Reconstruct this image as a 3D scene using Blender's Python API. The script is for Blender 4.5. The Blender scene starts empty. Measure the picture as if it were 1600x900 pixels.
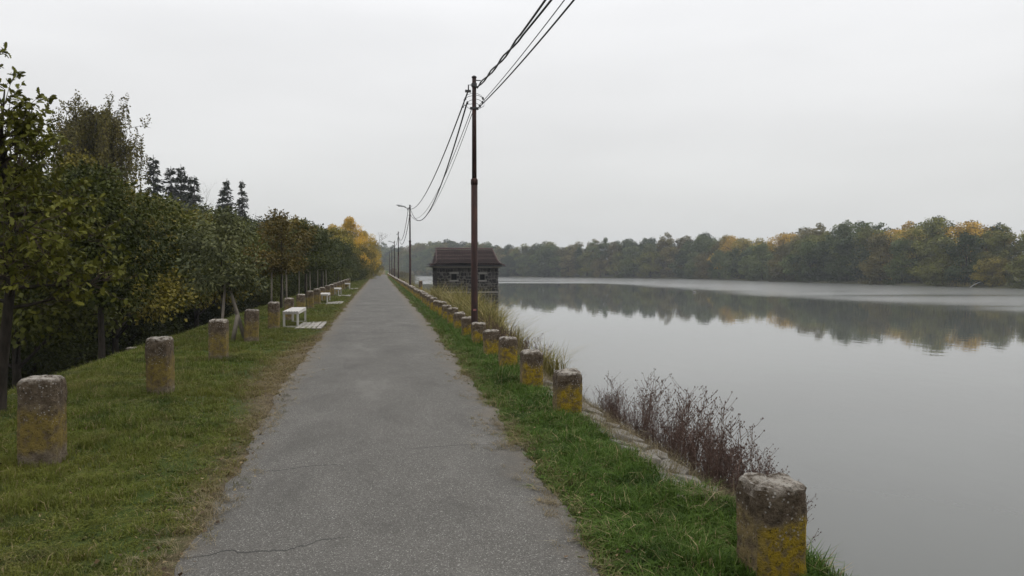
import bpy, bmesh, math, random
import numpy as np
from mathutils import Vector, noise as mnoise

R = math.radians
sc = bpy.context.scene
C = sc.collection
random.seed(7)
rng = np.random.default_rng(7)

# ------------------------------------------------------------------ camera
EYE = 1.65
cam_d = bpy.data.cameras.new('camera')
cam = bpy.data.objects.new('camera', cam_d)
C.objects.link(cam)
cam.location = (0, 0, EYE)
cam.rotation_euler = (R(90 - 1.494), 0, R(-10.2))
cam_d.sensor_width = 36
cam_d.lens = 36 * 1150 / 1600
cam_d.clip_start = 0.05
cam_d.clip_end = 6000
sc.camera = cam

# ------------------------------------------------------------------ sky and sun (overcast)
SUN_EL, SUN_AZ = R(48), R(75)          # azimuth clockwise from +Y (to the right of the path)
w = bpy.data.worlds.new('World')
sc.world = w
w.use_nodes = True
nt = w.node_tree
nt.nodes.clear()
def N(tree, typ, **kw):
    n = tree.nodes.new(typ)
    for k, v in kw.items():
        setattr(n, k, v)
    return n
out = N(nt, 'ShaderNodeOutputWorld')
bg = N(nt, 'ShaderNodeBackground')
bg.inputs['Strength'].default_value = 0.1
sky = N(nt, 'ShaderNodeTexSky', sky_type='NISHITA', sun_disc=False)
sky.sun_elevation = SUN_EL
sky.sun_rotation = SUN_AZ
sky.dust_density = 5
sky.air_density = 1
hs = N(nt, 'ShaderNodeHueSaturation')
hs.inputs['Saturation'].default_value = 0.12
nt.links.new(sky.outputs[0], hs.inputs['Color'])
tc = N(nt, 'ShaderNodeTexCoord')
sep = N(nt, 'ShaderNodeSeparateXYZ')
nt.links.new(tc.outputs['Generated'], sep.inputs[0])
ramp = N(nt, 'ShaderNodeValToRGB')       # cloud deck: CIE overcast, brighter towards the zenith
cr = ramp.color_ramp
cr.elements[0].position = 0.0; cr.elements[0].color = (0.272, 0.274, 0.270, 1)
cr.elements[1].position = 1.0; cr.elements[1].color = (0.83, 0.84, 0.87, 1)
for p_, c_ in ((0.10, (0.293, 0.296, 0.293)), (0.20, (0.333, 0.335, 0.337)), (0.36, (0.402, 0.405, 0.413)), (0.6, (0.592, 0.596, 0.608))):
    e = cr.elements.new(p_); e.color = (*c_, 1)
nt.links.new(sep.outputs['Z'], ramp.inputs[0])
mapn = N(nt, 'ShaderNodeMapping')
mapn.inputs['Scale'].default_value = (1, 1, 4.5)
nt.links.new(tc.outputs['Generated'], mapn.inputs[0])
no = N(nt, 'ShaderNodeTexNoise')
no.inputs['Scale'].default_value = 1.7; no.inputs['Detail'].default_value = 4; no.inputs['Roughness'].default_value = 0.45
nt.links.new(mapn.outputs[0], no.inputs['Vector'])
mr = N(nt, 'ShaderNodeMapRange')
mr.inputs[1].default_value = 0.25; mr.inputs[2].default_value = 0.75; mr.inputs[3].default_value = 19.8; mr.inputs[4].default_value = 24.2
nt.links.new(no.outputs[0], mr.inputs[0])
vm = N(nt, 'ShaderNodeVectorMath', operation='SCALE')
nt.links.new(ramp.outputs[0], vm.inputs[0]); nt.links.new(mr.outputs[0], vm.inputs['Scale'])
mixw = N(nt, 'ShaderNodeMix', data_type='RGBA')
mixw.inputs['Factor'].default_value = 0.93
nt.links.new(hs.outputs[0], mixw.inputs['A']); nt.links.new(vm.outputs[0], mixw.inputs['B'])
nt.links.new(mixw.outputs['Result'], bg.inputs['Color'])
nt.links.new(bg.outputs[0], out.inputs['Surface'])

sun_d = bpy.data.lights.new('sun', 'SUN')
sun_d.energy = 0.9
sun_d.angle = R(40)
sun_d.color = (1.0, 0.97, 0.93)
sun = bpy.data.objects.new('sun', sun_d)
C.objects.link(sun)
sd = Vector((math.sin(SUN_AZ) * math.cos(SUN_EL), math.cos(SUN_AZ) * math.cos(SUN_EL), math.sin(SUN_EL)))
sun.rotation_euler = sd.to_track_quat('Z', 'Y').to_euler()
sun.location = sd * 50

sc.view_settings.view_transform = 'Standard'
sc.view_settings.look = 'None'
sc.view_settings.exposure = 0.17
sc.view_settings.gamma = 1.0
sc.render.engine = 'CYCLES'
sc.cycles.max_bounces = 6
sc.cycles.diffuse_bounces = 2
sc.cycles.glossy_bounces = 3
sc.cycles.transmission_bounces = 2
sc.cycles.transparent_max_bounces = 4
sc.cycles.volume_bounces = 0
sc.cycles.use_denoising = True
sc.cycles.use_adaptive_sampling = True
sc.cycles.adaptive_threshold = 0.02

# ------------------------------------------------------------------ helpers
def tag(o, label=None, cat=None, group=None, kind=None):
    if label: o['label'] = label
    if cat: o['category'] = cat
    if group: o['group'] = group
    if kind: o['kind'] = kind
    return o
def empty(name, loc=(0, 0, 0), rz=0.0, s=1.0):
    o = bpy.data.objects.new(name, None)
    C.objects.link(o)
    o.location = loc
    o.rotation_euler = (0, 0, rz)
    o.scale = (s, s, s) if not hasattr(s, '__len__') else s
    o.empty_display_size = 0.1
    return o
def link(name, me, parent=None, loc=None):
    o = bpy.data.objects.new(name, me)
    C.objects.link(o)
    if parent: o.parent = parent
    if loc: o.location = loc
    return o
def mesh(name, V, F, mat=None, smooth=False):
    me = bpy.data.meshes.new(name)
    me.from_pydata([tuple(v) for v in V], [], [tuple(f) for f in F])
    if mat: me.materials.append(mat)
    if smooth: me.polygons.foreach_set('use_smooth', [True] * len(me.polygons))
    me.update()
    return me
def mesh_np(name, V, nper, mat, tint=None):
    """V (n*nper, 3): polygons of nper vertices each, unshared"""
    n = len(V) // nper
    me = bpy.data.meshes.new(name)
    me.vertices.add(len(V)); me.vertices.foreach_set('co', np.ascontiguousarray(V, np.float32).ravel())
    me.loops.add(len(V)); me.loops.foreach_set('vertex_index', np.arange(len(V), dtype=np.int32))
    me.polygons.add(n)
    me.polygons.foreach_set('loop_start', np.arange(0, len(V), nper, dtype=np.int32))
    if tint is not None:
        at = me.attributes.new('tint', 'FLOAT', 'FACE'); at.data.foreach_set('value', np.ascontiguousarray(tint, np.float32))
    me.materials.append(mat)
    me.update(calc_edges=True)
    me.validate()
    return me
class MB:
    def __init__(s): s.V = []; s.F = []
    def box(s, c, d, rot=None):
        i = len(s.V)
        for x in (-.5, .5):
            for y in (-.5, .5):
                for z in (-.5, .5):
                    v = Vector((x * d[0], y * d[1], z * d[2]))
                    if rot is not None: v = rot @ v
                    s.V.append((c[0] + v.x, c[1] + v.y, c[2] + v.z))
        for f in ((0, 1, 3, 2), (4, 6, 7, 5), (0, 4, 5, 1), (2, 3, 7, 6), (0, 2, 6, 4), (1, 5, 7, 3)):
            s.F.append(tuple(i + k for k in f))
        return s
    def tube(s, pts, rad, n=6, cap=True):
        pts = [Vector(p) for p in pts]
        if not hasattr(rad, '__len__'): rad = [rad] * len(pts)
        base = len(s.V)
        up = Vector((0.31, 0.17, 0.93))
        for k, p in enumerate(pts):
            t = (pts[min(k + 1, len(pts) - 1)] - pts[max(k - 1, 0)])
            t = t.normalized() if t.length > 1e-9 else Vector((0, 0, 1))
            ref = up if abs(t.dot(up)) < 0.95 else Vector((1, 0, 0))
            a = t.cross(ref).normalized(); b = t.cross(a)
            for q in range(n):
                an = 2 * math.pi * q / n
                v = p + (a * math.cos(an) + b * math.sin(an)) * rad[k]
                s.V.append(tuple(v))
        for k in range(len(pts) - 1):
            for q in range(n):
                q2 = (q + 1) % n
                s.F.append((base + k * n + q, base + k * n + q2, base + (k + 1) * n + q2, base + (k + 1) * n + q))
        if cap:
            s.F.append(tuple(base + q for q in range(n - 1, -1, -1)))
            s.F.append(tuple(base + (len(pts) - 1) * n + q for q in range(n)))
        return s
    def mesh(s, name, mat, smooth=False): return mesh(name, s.V, s.F, mat, smooth)
    def build(s, name, mat, parent=None, smooth=False, loc=None): return link(name, s.mesh(name, mat, smooth), parent, loc)
def bevel(me, w_, seg=1):
    bm = bmesh.new(); bm.from_mesh(me)
    bmesh.ops.bevel(bm, geom=list(bm.edges), offset=w_, segments=seg, affect='EDGES', profile=0.6)
    bm.to_mesh(me); bm.free(); me.update()
    return me
def copy_tree(o, parent=None):
    c = o.copy(); C.objects.link(c); c.parent = parent
    for ch in list(o.children): copy_tree(ch, c)
    return c
def ordinal(n):
    words = ['', 'first', 'second', 'third', 'fourth', 'fifth', 'sixth', 'seventh', 'eighth', 'ninth', 'tenth', 'eleventh', 'twelfth']
    if n < len(words): return words[n]
    suf = 'th' if 10 <= n % 100 <= 20 else {1: 'st', 2: 'nd', 3: 'rd'}.get(n % 10, 'th')
    return f'{n}{suf}'
def sstep(a, b, x):
    t = np.clip((x - a) / (b - a), 0, 1)
    return t * t * (3 - 2 * t)
def fbm(x, y, z=0.0, o=3):
    return mnoise.fractal(Vector((x, y, z)), 1.0, 2.0, o)

# ------------------------------------------------------------------ materials
class Mat:
    """small node-building helper"""
    def __init__(s, name, rough=0.8, spec=0.3):
        s.m = bpy.data.materials.new(name); s.m.use_nodes = True
        s.t = s.m.node_tree; s.t.nodes.clear()
        s.out = N(s.t, 'ShaderNodeOutputMaterial'); s.b = N(s.t, 'ShaderNodeBsdfPrincipled')
        s.t.links.new(s.b.outputs[0], s.out.inputs[0])
        s.b.inputs['Roughness'].default_value = rough
        s.b.inputs['Specular IOR Level'].default_value = spec
    def L(s, a, b): s.t.links.new(a, b)
    def coord(s, kind='Object', scale=(1, 1, 1), rand=False):
        if kind == 'World': o = N(s.t, 'ShaderNodeNewGeometry').outputs['Position']
        else: o = N(s.t, 'ShaderNodeTexCoord').outputs[kind]
        if rand:
            oi = N(s.t, 'ShaderNodeObjectInfo'); ad = N(s.t, 'ShaderNodeVectorMath', operation='ADD'); sc_ = N(s.t, 'ShaderNodeMath', operation='MULTIPLY')
            sc_.inputs[1].default_value = 37.0
            s.L(oi.outputs['Random'], sc_.inputs[0]); s.L(o, ad.inputs[0]); s.L(sc_.outputs[0], ad.inputs[1]); o = ad.outputs[0]
        mp = N(s.t, 'ShaderNodeMapping'); mp.inputs['Scale'].default_value = scale
        s.L(o, mp.inputs[0]); return mp.outputs[0]
    def noise(s, vec, scale, detail=4, rough=0.55, dist=0.0):
        n = N(s.t, 'ShaderNodeTexNoise'); n.inputs['Scale'].default_value = scale; n.inputs['Detail'].default_value = detail
        n.inputs['Roughness'].default_value = rough; n.inputs['Distortion'].default_value = dist
        s.L(vec, n.inputs['Vector']); return n.outputs[0]
    def voro(s, vec, scale, feature='F1', out='Distance', rnd=1.0):
        n = N(s.t, 'ShaderNodeTexVoronoi', feature=feature); n.inputs['Scale'].default_value = scale; n.inputs['Randomness'].default_value = rnd
        s.L(vec, n.inputs['Vector']); return n.outputs[out]
    def ramp(s, val, stops):
        r = N(s.t, 'ShaderNodeValToRGB'); e = r.color_ramp.elements
        while len(e) < len(stops): e.new(0.5)
        for k, (p, c) in enumerate(stops):
            e[k].position = p; e[k].color = (*c, 1) if len(c) == 3 else c
        s.L(val, r.inputs[0]); return r.outputs[0]
    def rng(s, val, a, b, c=0.0, d=1.0, smooth=False):
        n = N(s.t, 'ShaderNodeMapRange'); n.inputs[1].default_value = a; n.inputs[2].default_value = b; n.inputs[3].default_value = c; n.inputs[4].default_value = d
        if smooth: n.interpolation_type = 'SMOOTHSTEP'
        s.L(val, n.inputs[0]); return n.outputs[0]
    def mix(s, f, a, b, mode='MIX'):
        n = N(s.t, 'ShaderNodeMix', data_type='RGBA', blend_type=mode)
        for v, k in ((f, 'Factor'), (a, 'A'), (b, 'B')):
            if isinstance(v, (int, float)): n.inputs[k].default_value = v
            elif isinstance(v, tuple): n.inputs[k].default_value = (*v, 1) if len(v) == 3 else v
            else: s.L(v, n.inputs[k])
        return n.outputs['Result']
    def math(s, op, a, b=0.0, c=None):
        n = N(s.t, 'ShaderNodeMath', operation=op)
        for k, v in enumerate((a, b, c)):
            if v is None: continue
            if isinstance(v, (int, float)): n.inputs[k].default_value = v
            else: s.L(v, n.inputs[k])
        return n.outputs[0]
    def sep(s, vec):
        n = N(s.t, 'ShaderNodeSeparateXYZ'); s.L(vec, n.inputs[0]); return n.outputs
    def color(s, c):
        if isinstance(c, tuple): s.b.inputs['Base Color'].default_value = (*c, 1)
        else: s.L(c, s.b.inputs['Base Color'])
    def bump(s, h, strength=0.3, dist=0.02):
        n = N(s.t, 'ShaderNodeBump'); n.inputs['Strength'].default_value = strength; n.inputs['Distance'].default_value = dist
        s.L(h, n.inputs['Height']); s.L(n.outputs[0], s.b.inputs['Normal'])
def simple(name, c, rough=0.7, spec=0.3, var=0.25, scale=8.0, bump=0.0, metal=0.0):
    m = Mat(name, rough, spec)
    v = m.coord('Object', rand=True)
    n = m.noise(v, scale, 5)
    m.color(m.mix(n, tuple(x * (1 - var) for x in c), tuple(min(1, x * (1 + var)) for x in c)))
    m.b.inputs['Metallic'].default_value = metal
    if bump: m.bump(n, bump, 0.01)
    return m.m

def leaf_mat(name, transl=0.16, rough=0.55):
    m = Mat(name, rough, 0.07)
    oi = N(m.t, 'ShaderNodeObjectInfo')
    at = N(m.t, 'ShaderNodeAttribute', attribute_name='tint')
    dark = m.mix(1.0, oi.outputs['Color'], (0.45, 0.50, 0.46), 'MULTIPLY')
    lite = m.mix(1.0, oi.outputs['Color'], (1.75, 1.60, 1.15), 'MULTIPLY')
    c = m.mix(at.outputs['Fac'], dark, lite)
    m.color(c)
    tr = N(m.t, 'ShaderNodeBsdfTranslucent'); m.L(c, tr.inputs[0])
    mx = N(m.t, 'ShaderNodeMixShader'); mx.inputs[0].default_value = transl
    m.L(m.b.outputs[0], mx.inputs[1]); m.L(tr.outputs[0], mx.inputs[2]); m.L(mx.outputs[0], m.out.inputs[0])
    return m.m
LEAF = leaf_mat('leaves')
m = Mat('bark', 0.9, 0.1)
v = m.coord('Object', (1, 1, 0.25))
n = m.noise(v, 14, 6, 0.65)
m.color(m.ramp(n, [(0.3, (0.012, 0.010, 0.008)), (0.7, (0.048, 0.040, 0.032))]))
m.bump(n, 0.6, 0.03)
BARK = m.m
TWIG = simple('twigs', (0.06, 0.045, 0.035), 0.9, 0.1)

# ground: turf, dry strips by the path, soil on the slopes
m = Mat('turf', 0.95, 0.1)
pos = m.coord('World')
n1 = m.noise(pos, 0.55, 5, 0.6)
n2 = m.noise(pos, 7.0, 6, 0.7)
n3 = m.noise(pos, 45.0, 3, 0.7)
green = m.mix(n2, (0.022, 0.038, 0.008), (0.062, 0.090, 0.018))
green = m.mix(m.rng(n1, 0.52, 0.72), green, (0.095, 0.088, 0.038))
dryc = m.mix(n2, (0.060, 0.042, 0.026), (0.19, 0.145, 0.095))
dryc = m.mix(m.rng(n3, 0.42, 0.62, 0, .7), dryc, (0.07, 0.055, 0.03))
xs = m.sep(pos)
ax = m.math('ABSOLUTE', m.math('ADD', xs[0], 0.05))
halfw = m.math('ADD', m.rng(xs[1], 4, 11, 1.08, 1.36), m.rng(xs[1], 11, 60, 0, 0.17))
halfw = m.math('ADD', halfw, m.math('MULTIPLY', m.rng(xs[0], 0.5, -0.5, 0, 0.42), m.math('MULTIPLY', m.rng(xs[1], 8, 11), m.rng(xs[1], 15, 20, 1, 0))))
edge = m.math('ADD', m.math('SUBTRACT', ax, halfw), m.math('MULTIPLY', m.math('SUBTRACT', n1, 0.5), 0.7))
edge = m.math('ADD', edge, m.math('MULTIPLY', m.math('SUBTRACT', n2, 0.5), 0.7))
dm = m.rng(edge, -0.10, 0.24, 1.0, 0.0, True)
c = m.mix(dm, green, dryc)
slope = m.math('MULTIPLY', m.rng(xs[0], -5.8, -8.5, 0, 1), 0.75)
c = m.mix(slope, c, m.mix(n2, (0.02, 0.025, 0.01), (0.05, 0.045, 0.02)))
c = m.mix(m.rng(xs[0], 2.25, 2.6, 0, 0.85), c, m.mix(n2, (0.06, 0.05, 0.03), (0.17, 0.14, 0.09)))
c = m.mix(m.rng(n3, 0.35, 0.75), c, m.mix(0.5, c, (0.02, 0.022, 0.008)))
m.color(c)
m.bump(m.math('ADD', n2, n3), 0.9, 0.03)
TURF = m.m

# asphalt
m = Mat('asphalt', 0.9, 0.22)
pos = m.coord('World')
big = m.noise(pos, 0.45, 4, 0.6)
mid = m.noise(m.coord('World', (1, 0.35, 1)), 3.0, 5, 0.6)
ag = m.voro(pos, 165, out='Color')
agd = m.voro(pos, 165)
ags = m.sep(ag)
base = m.mix(m.rng(big, 0.3, 0.7), (0.071, 0.067, 0.058), (0.107, 0.101, 0.089))
base = m.mix(m.rng(mid, 0.35, 0.7, 0, 0.5), base, (0.10, 0.092, 0.080))
stone = m.ramp(ags[0], [(0.0, (0.034, 0.032, 0.028)), (0.45, (0.081, 0.077, 0.068)), (0.8, (0.124, 0.118, 0.105)), (0.93, (0.20, 0.19, 0.17)), (1.0, (0.46, 0.445, 0.41))])
c = m.mix(0.55, base, stone)
c = m.mix(m.rng(m.noise(pos, 130, 2, 0.6), 0.42, 0.62, 0.0, 0.35), c, (0.045, 0.042, 0.04))
st1 = m.noise(m.coord('World', (1.0, 0.5, 1)), 1.1, 6, 0.68, 0.6)
c = m.mix(m.rng(st1, 0.50, 0.66, 0, 0.55), c, (0.052, 0.049, 0.043))
c = m.mix(m.rng(st1, 0.44, 0.30, 0, 0.55), c, (0.145, 0.138, 0.124))
xy = m.sep(pos)
def crack(c, y0, slope, x0, x1, wid, seed, amp=0.10):
    """a hairline crack: the distance to a wandering line across the path"""
    vv = N(m.t, 'ShaderNodeCombineXYZ'); m.L(xy[0], vv.inputs[0]); vv.inputs[1].default_value = seed
    wob = m.math('MULTIPLY', m.math('SUBTRACT', m.noise(vv.outputs[0], 2.2, 6, 0.62), 0.5), amp * 4)
    d = m.math('ABSOLUTE', m.math('SUBTRACT', m.math('SUBTRACT', xy[1], m.math('MULTIPLY', xy[0], slope)), m.math('ADD', wob, y0)))
    d = m.math('ADD', d, m.math('MULTIPLY', m.noise(pos, 60, 2), 0.004))
    k = m.rng(d, wid * 0.5, wid * 1.6, 1, 0)
    k = m.math('MULTIPLY', k, m.math('MULTIPLY', m.rng(xy[0], x0 - 0.1, x0 + 0.1), m.rng(xy[0], x1 - 0.2, x1 + 0.05, 1, 0)))
    return m.mix(m.math('MULTIPLY', k, 0.85), c, (0.018, 0.017, 0.016))
c = crack(c, 4.45, 0.06, -1.15, -0.15, 0.010, 3.1, 0.12)
c = crack(c, 6.22, 0.05, -0.95, -0.25, 0.009, 8.3, 0.07)
c = crack(c, 6.62, 0.12, 0.25, 1.4, 0.008, 12.7, 0.05)
c = crack(c, 10.3, 0.02, -1.4, -0.9, 0.012, 21.7, 0.05)
c = crack(c, 19.0, 0.0, -1.4, 1.5, 0.022, 31.7, 0.12)
c = crack(c, 33.0, 0.1, -1.5, 1.5, 0.05, 41.7, 0.2)
c = crack(c, 60.0, 0.0, -1.5, 1.5, 0.12, 51.7, 0.2)
# brownish dust gathers near the two edges
ax = m.math('ABSOLUTE', xy[0])
dust = m.math('ADD', ax, m.math('MULTIPLY', m.math('SUBTRACT', m.noise(pos, 2.5, 5, 0.65), 0.5), 0.8))
c = m.mix(m.rng(dust, 0.95, 1.5, 0, 0.75, True), c, (0.120, 0.100, 0.074))
m.color(c)
m.bump(m.math('ADD', agd, m.math('MULTIPLY', m.noise(pos, 260, 2), 0.5)), 0.55, 0.006)
ASPH = m.m

# water: murky, mirror-calm near the dam, wind-ruffled towards the far shore
m = Mat('lake_water', 0.02, 0.5)
m.b.inputs['IOR'].default_value = 1.33
m.color((0.086, 0.088, 0.080))
pos = m.coord('World')
xy = m.sep(pos)
wb = m.noise(m.coord('World', (0.02, 0.008, 1)), 1.0, 4, 0.55)
streak = m.noise(m.coord('World', (0.012, 0.06, 1)), 1.0, 5, 0.6)
wx = m.math('ADD', xy[0], m.math('MULTIPLY', m.math('SUBTRACT', wb, 0.5), 30))
wy = m.math('ADD', xy[1], m.math('MULTIPLY', m.math('SUBTRACT', wb, 0.5), 60))
ruf = m.math('MAXIMUM', m.rng(wx, 56, 78, 0, 1, True), m.math('MULTIPLY', m.rng(wy, 205, 235, 0, 1, True), m.rng(streak, 0.38, 0.52, 0.25, 1.0)))
ruf = m.math('MULTIPLY', ruf, m.rng(streak, 0.3, 0.5, 0.55, 1.0))
rip = m.noise(m.coord('World', (1.0, 0.45, 1)), 1.1, 4, 0.55)
chop = m.noise(m.coord('World', (1, 1, 1)), 2.4, 3, 0.6)
h = m.math('ADD', m.math('MULTIPLY', rip, 0.0045), m.math('MULTIPLY', m.math('MULTIPLY', chop, ruf), 0.010))
m.bump(h, 1.0, 1.0)
m.L(m.rng(ruf, 0, 1, 0.012, 0.27), m.b.inputs['Roughness'])
WATER = m.m

# weathered concrete of the posts: grey lichen crust on top, ochre algae below
def post_mat(name, ochre0, ochre1, top_z, amount=1.0, lo=0.16):
    m = Mat(name, 0.95, 0.12)
    v = m.coord('Object', rand=True)
    o = m.coord('Object')
    z = m.sep(o)[2]
    n1 = m.noise(v, 5, 6, 0.65); n2 = m.rng(m.noise(v, 15, 8, 0.75), 0.32, 0.68); n3 = m.noise(v, 60, 3, 0.6)
    conc = m.mix(n2, (0.095, 0.070, 0.046), (0.30, 0.245, 0.18))
    och = m.mix(n2, tuple(x * 0.55 for x in ochre0), ochre1)
    zz = m.math('ADD', z, m.math('MULTIPLY', m.math('SUBTRACT', n1, 0.5), 0.42))
    mask = m.math('MULTIPLY', m.rng(zz, top_z * lo, top_z * (lo + .14), 0, 1, True), m.rng(zz, top_z * 0.58, top_z * 0.78, 1, 0, True))
    mask = m.math('MULTIPLY', mask, m.rng(n2, 0.32, 0.5, 0.35, amount))
    wn = m.sep(N(m.t, 'ShaderNodeNewGeometry').outputs['Normal'])
    mask = m.math('MULTIPLY', mask, m.rng(wn[0], -0.95, -0.55, 0.35, 1.0))      # ochre weaker on the faces turned towards minus X
    c = m.mix(mask, conc, och)
    crust = m.mix(n2, (0.034, 0.023, 0.014), (0.20, 0.152, 0.105))
    c = m.mix(m.rng(zz, top_z * 0.56, top_z * 0.76, 0, 0.92, True), c, crust)
    nrm = m.sep(N(m.t, 'ShaderNodeNewGeometry').outputs['Normal'])[2]
    topm = m.math('MULTIPLY', m.rng(nrm, 0.15, 0.8, 0.0, 1.0), m.rng(n2, 0.25, 0.65, 0.0, 0.9))
    c = m.mix(topm, c, (0.50, 0.46, 0.40))
    sp = m.voro(v, 40)
    spm = m.math('MULTIPLY', m.rng(sp, 0.16, 0.30, 1, 0), m.rng(m.noise(v, 9, 3), 0.44, 0.58, 0, 0.9))
    c = m.mix(m.math('MULTIPLY', spm, m.rng(zz, top_z * 0.35, top_z * 0.65, 0.15, 0.9)), c, (0.50, 0.47, 0.43))
    c = m.mix(m.rng(n3, 0.57, 0.68, 0, 0.8), c, (0.026, 0.02, 0.014))
    m.color(c)
    m.bump(m.math('ADD', m.math('MULTIPLY', n2, 1.0), m.math('MULTIPLY', n3, 0.6)), 1.0, 0.03)
    return m.m
POST_R = post_mat('lakeside_concrete', (0.30, 0.20, 0.014), (0.44, 0.31, 0.03), 0.56, 1.0, 0.0)
POST_L = post_mat('landside_concrete', (0.20, 0.14, 0.022), (0.32, 0.235, 0.05), 0.74, 0.85, 0.08)

m = Mat('rusty_pole', 0.75, 0.2)
v = m.coord('Object', (1, 1, 0.3), rand=True)
n1 = m.noise(v, 9, 6, 0.65); n2 = m.noise(v, 45, 4)
c = m.ramp(n1, [(0.3, (0.012, 0.008, 0.0075)), (0.5, (0.026, 0.013, 0.011)), (0.66, (0.048, 0.020, 0.014)), (0.8, (0.085, 0.04, 0.026))])
m.color(m.mix(m.rng(n2, 0.6, 0.75, 0, 0.5), c, (0.02, 0.015, 0.014)))
m.bump(n2, 0.3, 0.004)
POLE = m.m
CABLE = simple('black_cable', (0.012, 0.012, 0.013), 0.55, 0.3)
IRON = simple('dark_fittings', (0.03, 0.028, 0.028), 0.5, 0.4)
LAMPM = simple('lamp_housing', (0.42, 0.43, 0.43), 0.4, 0.4, 0.1)
LAMPG = simple('lamp_lens', (0.62, 0.63, 0.62), 0.2, 0.5, 0.05)
WHITE = simple('chalky_white_paint', (0.42, 0.40, 0.37), 0.6, 0.3, 0.2, 14)
PAVER = simple('pale_paver', (0.25, 0.235, 0.21), 0.9, 0.1, 0.25, 20, 0.3)
STAKE = simple('grey_stake_wood', (0.17, 0.148, 0.12), 0.9, 0.1, 0.35, 10, 0.4)
FSTONE = simple('facing_stone', (0.175, 0.162, 0.14), 0.9, 0.1, 0.65, 14, 0.9)
m = Mat('dark_rubble', 0.85, 0.25)
oi = m.noise(m.coord('World'), 2.6, 3)
n2 = m.noise(m.coord('World'), 30, 5)
isl = N(m.t, 'ShaderNodeNewGeometry').outputs['Random Per Island']
c = m.ramp(isl, [(0.0, (0.014, 0.013, 0.014)), (0.5, (0.032, 0.029, 0.029)), (0.85, (0.060, 0.054, 0.050)), (1.0, (0.13, 0.12, 0.11))])
m.color(m.mix(n2, m.mix(0.5, c, (0.02, 0.02, 0.02)), c)); m.bump(n2, 0.6, 0.02)
RUBBLE = m.m
MORTAR = simple('pale_mortar', (0.115, 0.11, 0.10), 0.95, 0.1, 0.4, 12, 0.4)
TRIM = simple('light_trim_stone', (0.21, 0.20, 0.185), 0.9, 0.1, 0.2, 10, 0.3)
DARK = simple('dark_interior', (0.012, 0.012, 0.012), 0.9, 0.05)  # near-black: darkness of the house's inside put into the colour
m = Mat('clay_roof_tile', 0.8, 0.25)
isl = N(m.t, 'ShaderNodeNewGeometry').outputs['Random Per Island']
n2 = m.noise(m.coord('World'), 5, 6, 0.65)
c = m.ramp(isl, [(0.0, (0.048, 0.032, 0.029)), (0.5, (0.074, 0.048, 0.043)), (1.0, (0.108, 0.070, 0.063))])
m.color(m.mix(m.rng(n2, 0.45, 0.75, 0, 0.55), c, (0.07, 0.06, 0.055))); m.bump(n2, 0.4, 0.01)
TILE = m.m
EAVE = simple('painted_eave_board', (0.36, 0.33, 0.29), 0.8, 0.2, 0.15)
GUTTER = simple('zinc_flashing', (0.30, 0.32, 0.33), 0.45, 0.4, 0.15)

def blade_mat(name, greens, dry, edge_dry=True):
    m = Mat(name, 0.7, 0.08)
    pos = m.coord('World')
    isl = N(m.t, 'ShaderNodeNewGeometry').outputs['Random Per Island']
    oi = N(m.t, 'ShaderNodeObjectInfo').outputs['Random']
    rnd = m.math('FRACT', m.math('ADD', isl, oi))
    n1 = m.noise(pos, 0.55, 5, 0.6); n2 = m.noise(pos, 7.0, 6, 0.7)
    g = m.mix(rnd, greens[0], greens[1])
    g = m.mix(m.rng(n1, 0.35, 0.65, 0, 0.7), g, greens[2])
    g = m.mix(m.rng(m.noise(pos, 1.4, 4, 0.6), 0.54, 0.64, 0, 0.65), g, (0.020, 0.040, 0.009))
    d = m.mix(rnd, dry[0], dry[1])
    k = m.rng(rnd, 0.91, 0.96)
    if edge_dry:
        xs = m.sep(pos)
        ax = m.math('ABSOLUTE', m.math('ADD', xs[0], 0.05))
        halfw = m.math('ADD', m.rng(xs[1], 4, 11, 1.08, 1.36), m.rng(xs[1], 11, 60, 0, 0.17))
        halfw = m.math('ADD', halfw, m.math('MULTIPLY', m.rng(xs[0], 0.5, -0.5, 0, 0.42), m.math('MULTIPLY', m.rng(xs[1], 8, 11), m.rng(xs[1], 15, 20, 1, 0))))
        e = m.math('ADD', m.math('SUBTRACT', ax, halfw), m.math('ADD', m.math('MULTIPLY', m.math('SUBTRACT', n1, 0.5), 0.9), m.math('MULTIPLY', m.math('SUBTRACT', n2, 0.5), 0.7)))
        e = m.math('ADD', e, m.math('MULTIPLY', m.math('SUBTRACT', rnd, 0.5), 0.5))
        k = m.math('MAXIMUM', k, m.rng(e, -0.12, 0.22, 0.85, 0.0, True))
        patch = m.noise(pos, 1.6, 4, 0.6)
        left = m.rng(xs[0], -1.0, 1.0, 1, 0)
        k = m.math('MAXIMUM', k, m.math('MULTIPLY', left, m.math('MULTIPLY', m.rng(patch, 0.53, 0.70, 0, 0.6), m.rng(m.math('FRACT', m.math('MULTIPLY', rnd, 7.3)), 0.25, 0.6))))
    c = m.mix(k, g, d)
    m.color(c)
    tr = N(m.t, 'ShaderNodeBsdfTranslucent'); m.L(c, tr.inputs[0])
    mx = N(m.t, 'ShaderNodeMixShader'); mx.inputs[0].default_value = 0.25
    m.L(m.b.outputs[0], mx.inputs[1]); m.L(tr.outputs[0], mx.inputs[2]); m.L(mx.outputs[0], m.out.inputs[0])
    return m.m
GRASS = blade_mat('grass_blades', [(0.032, 0.052, 0.008), (0.128, 0.156, 0.026), (0.125, 0.122, 0.024)], [(0.12, 0.088, 0.038), (0.23, 0.18, 0.095)])
LUSH = blade_mat('lush_blades', [(0.024, 0.056, 0.009), (0.090, 0.150, 0.023), (0.062, 0.098, 0.016)], [(0.13, 0.10, 0.045), (0.26, 0.21, 0.11)])
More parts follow.
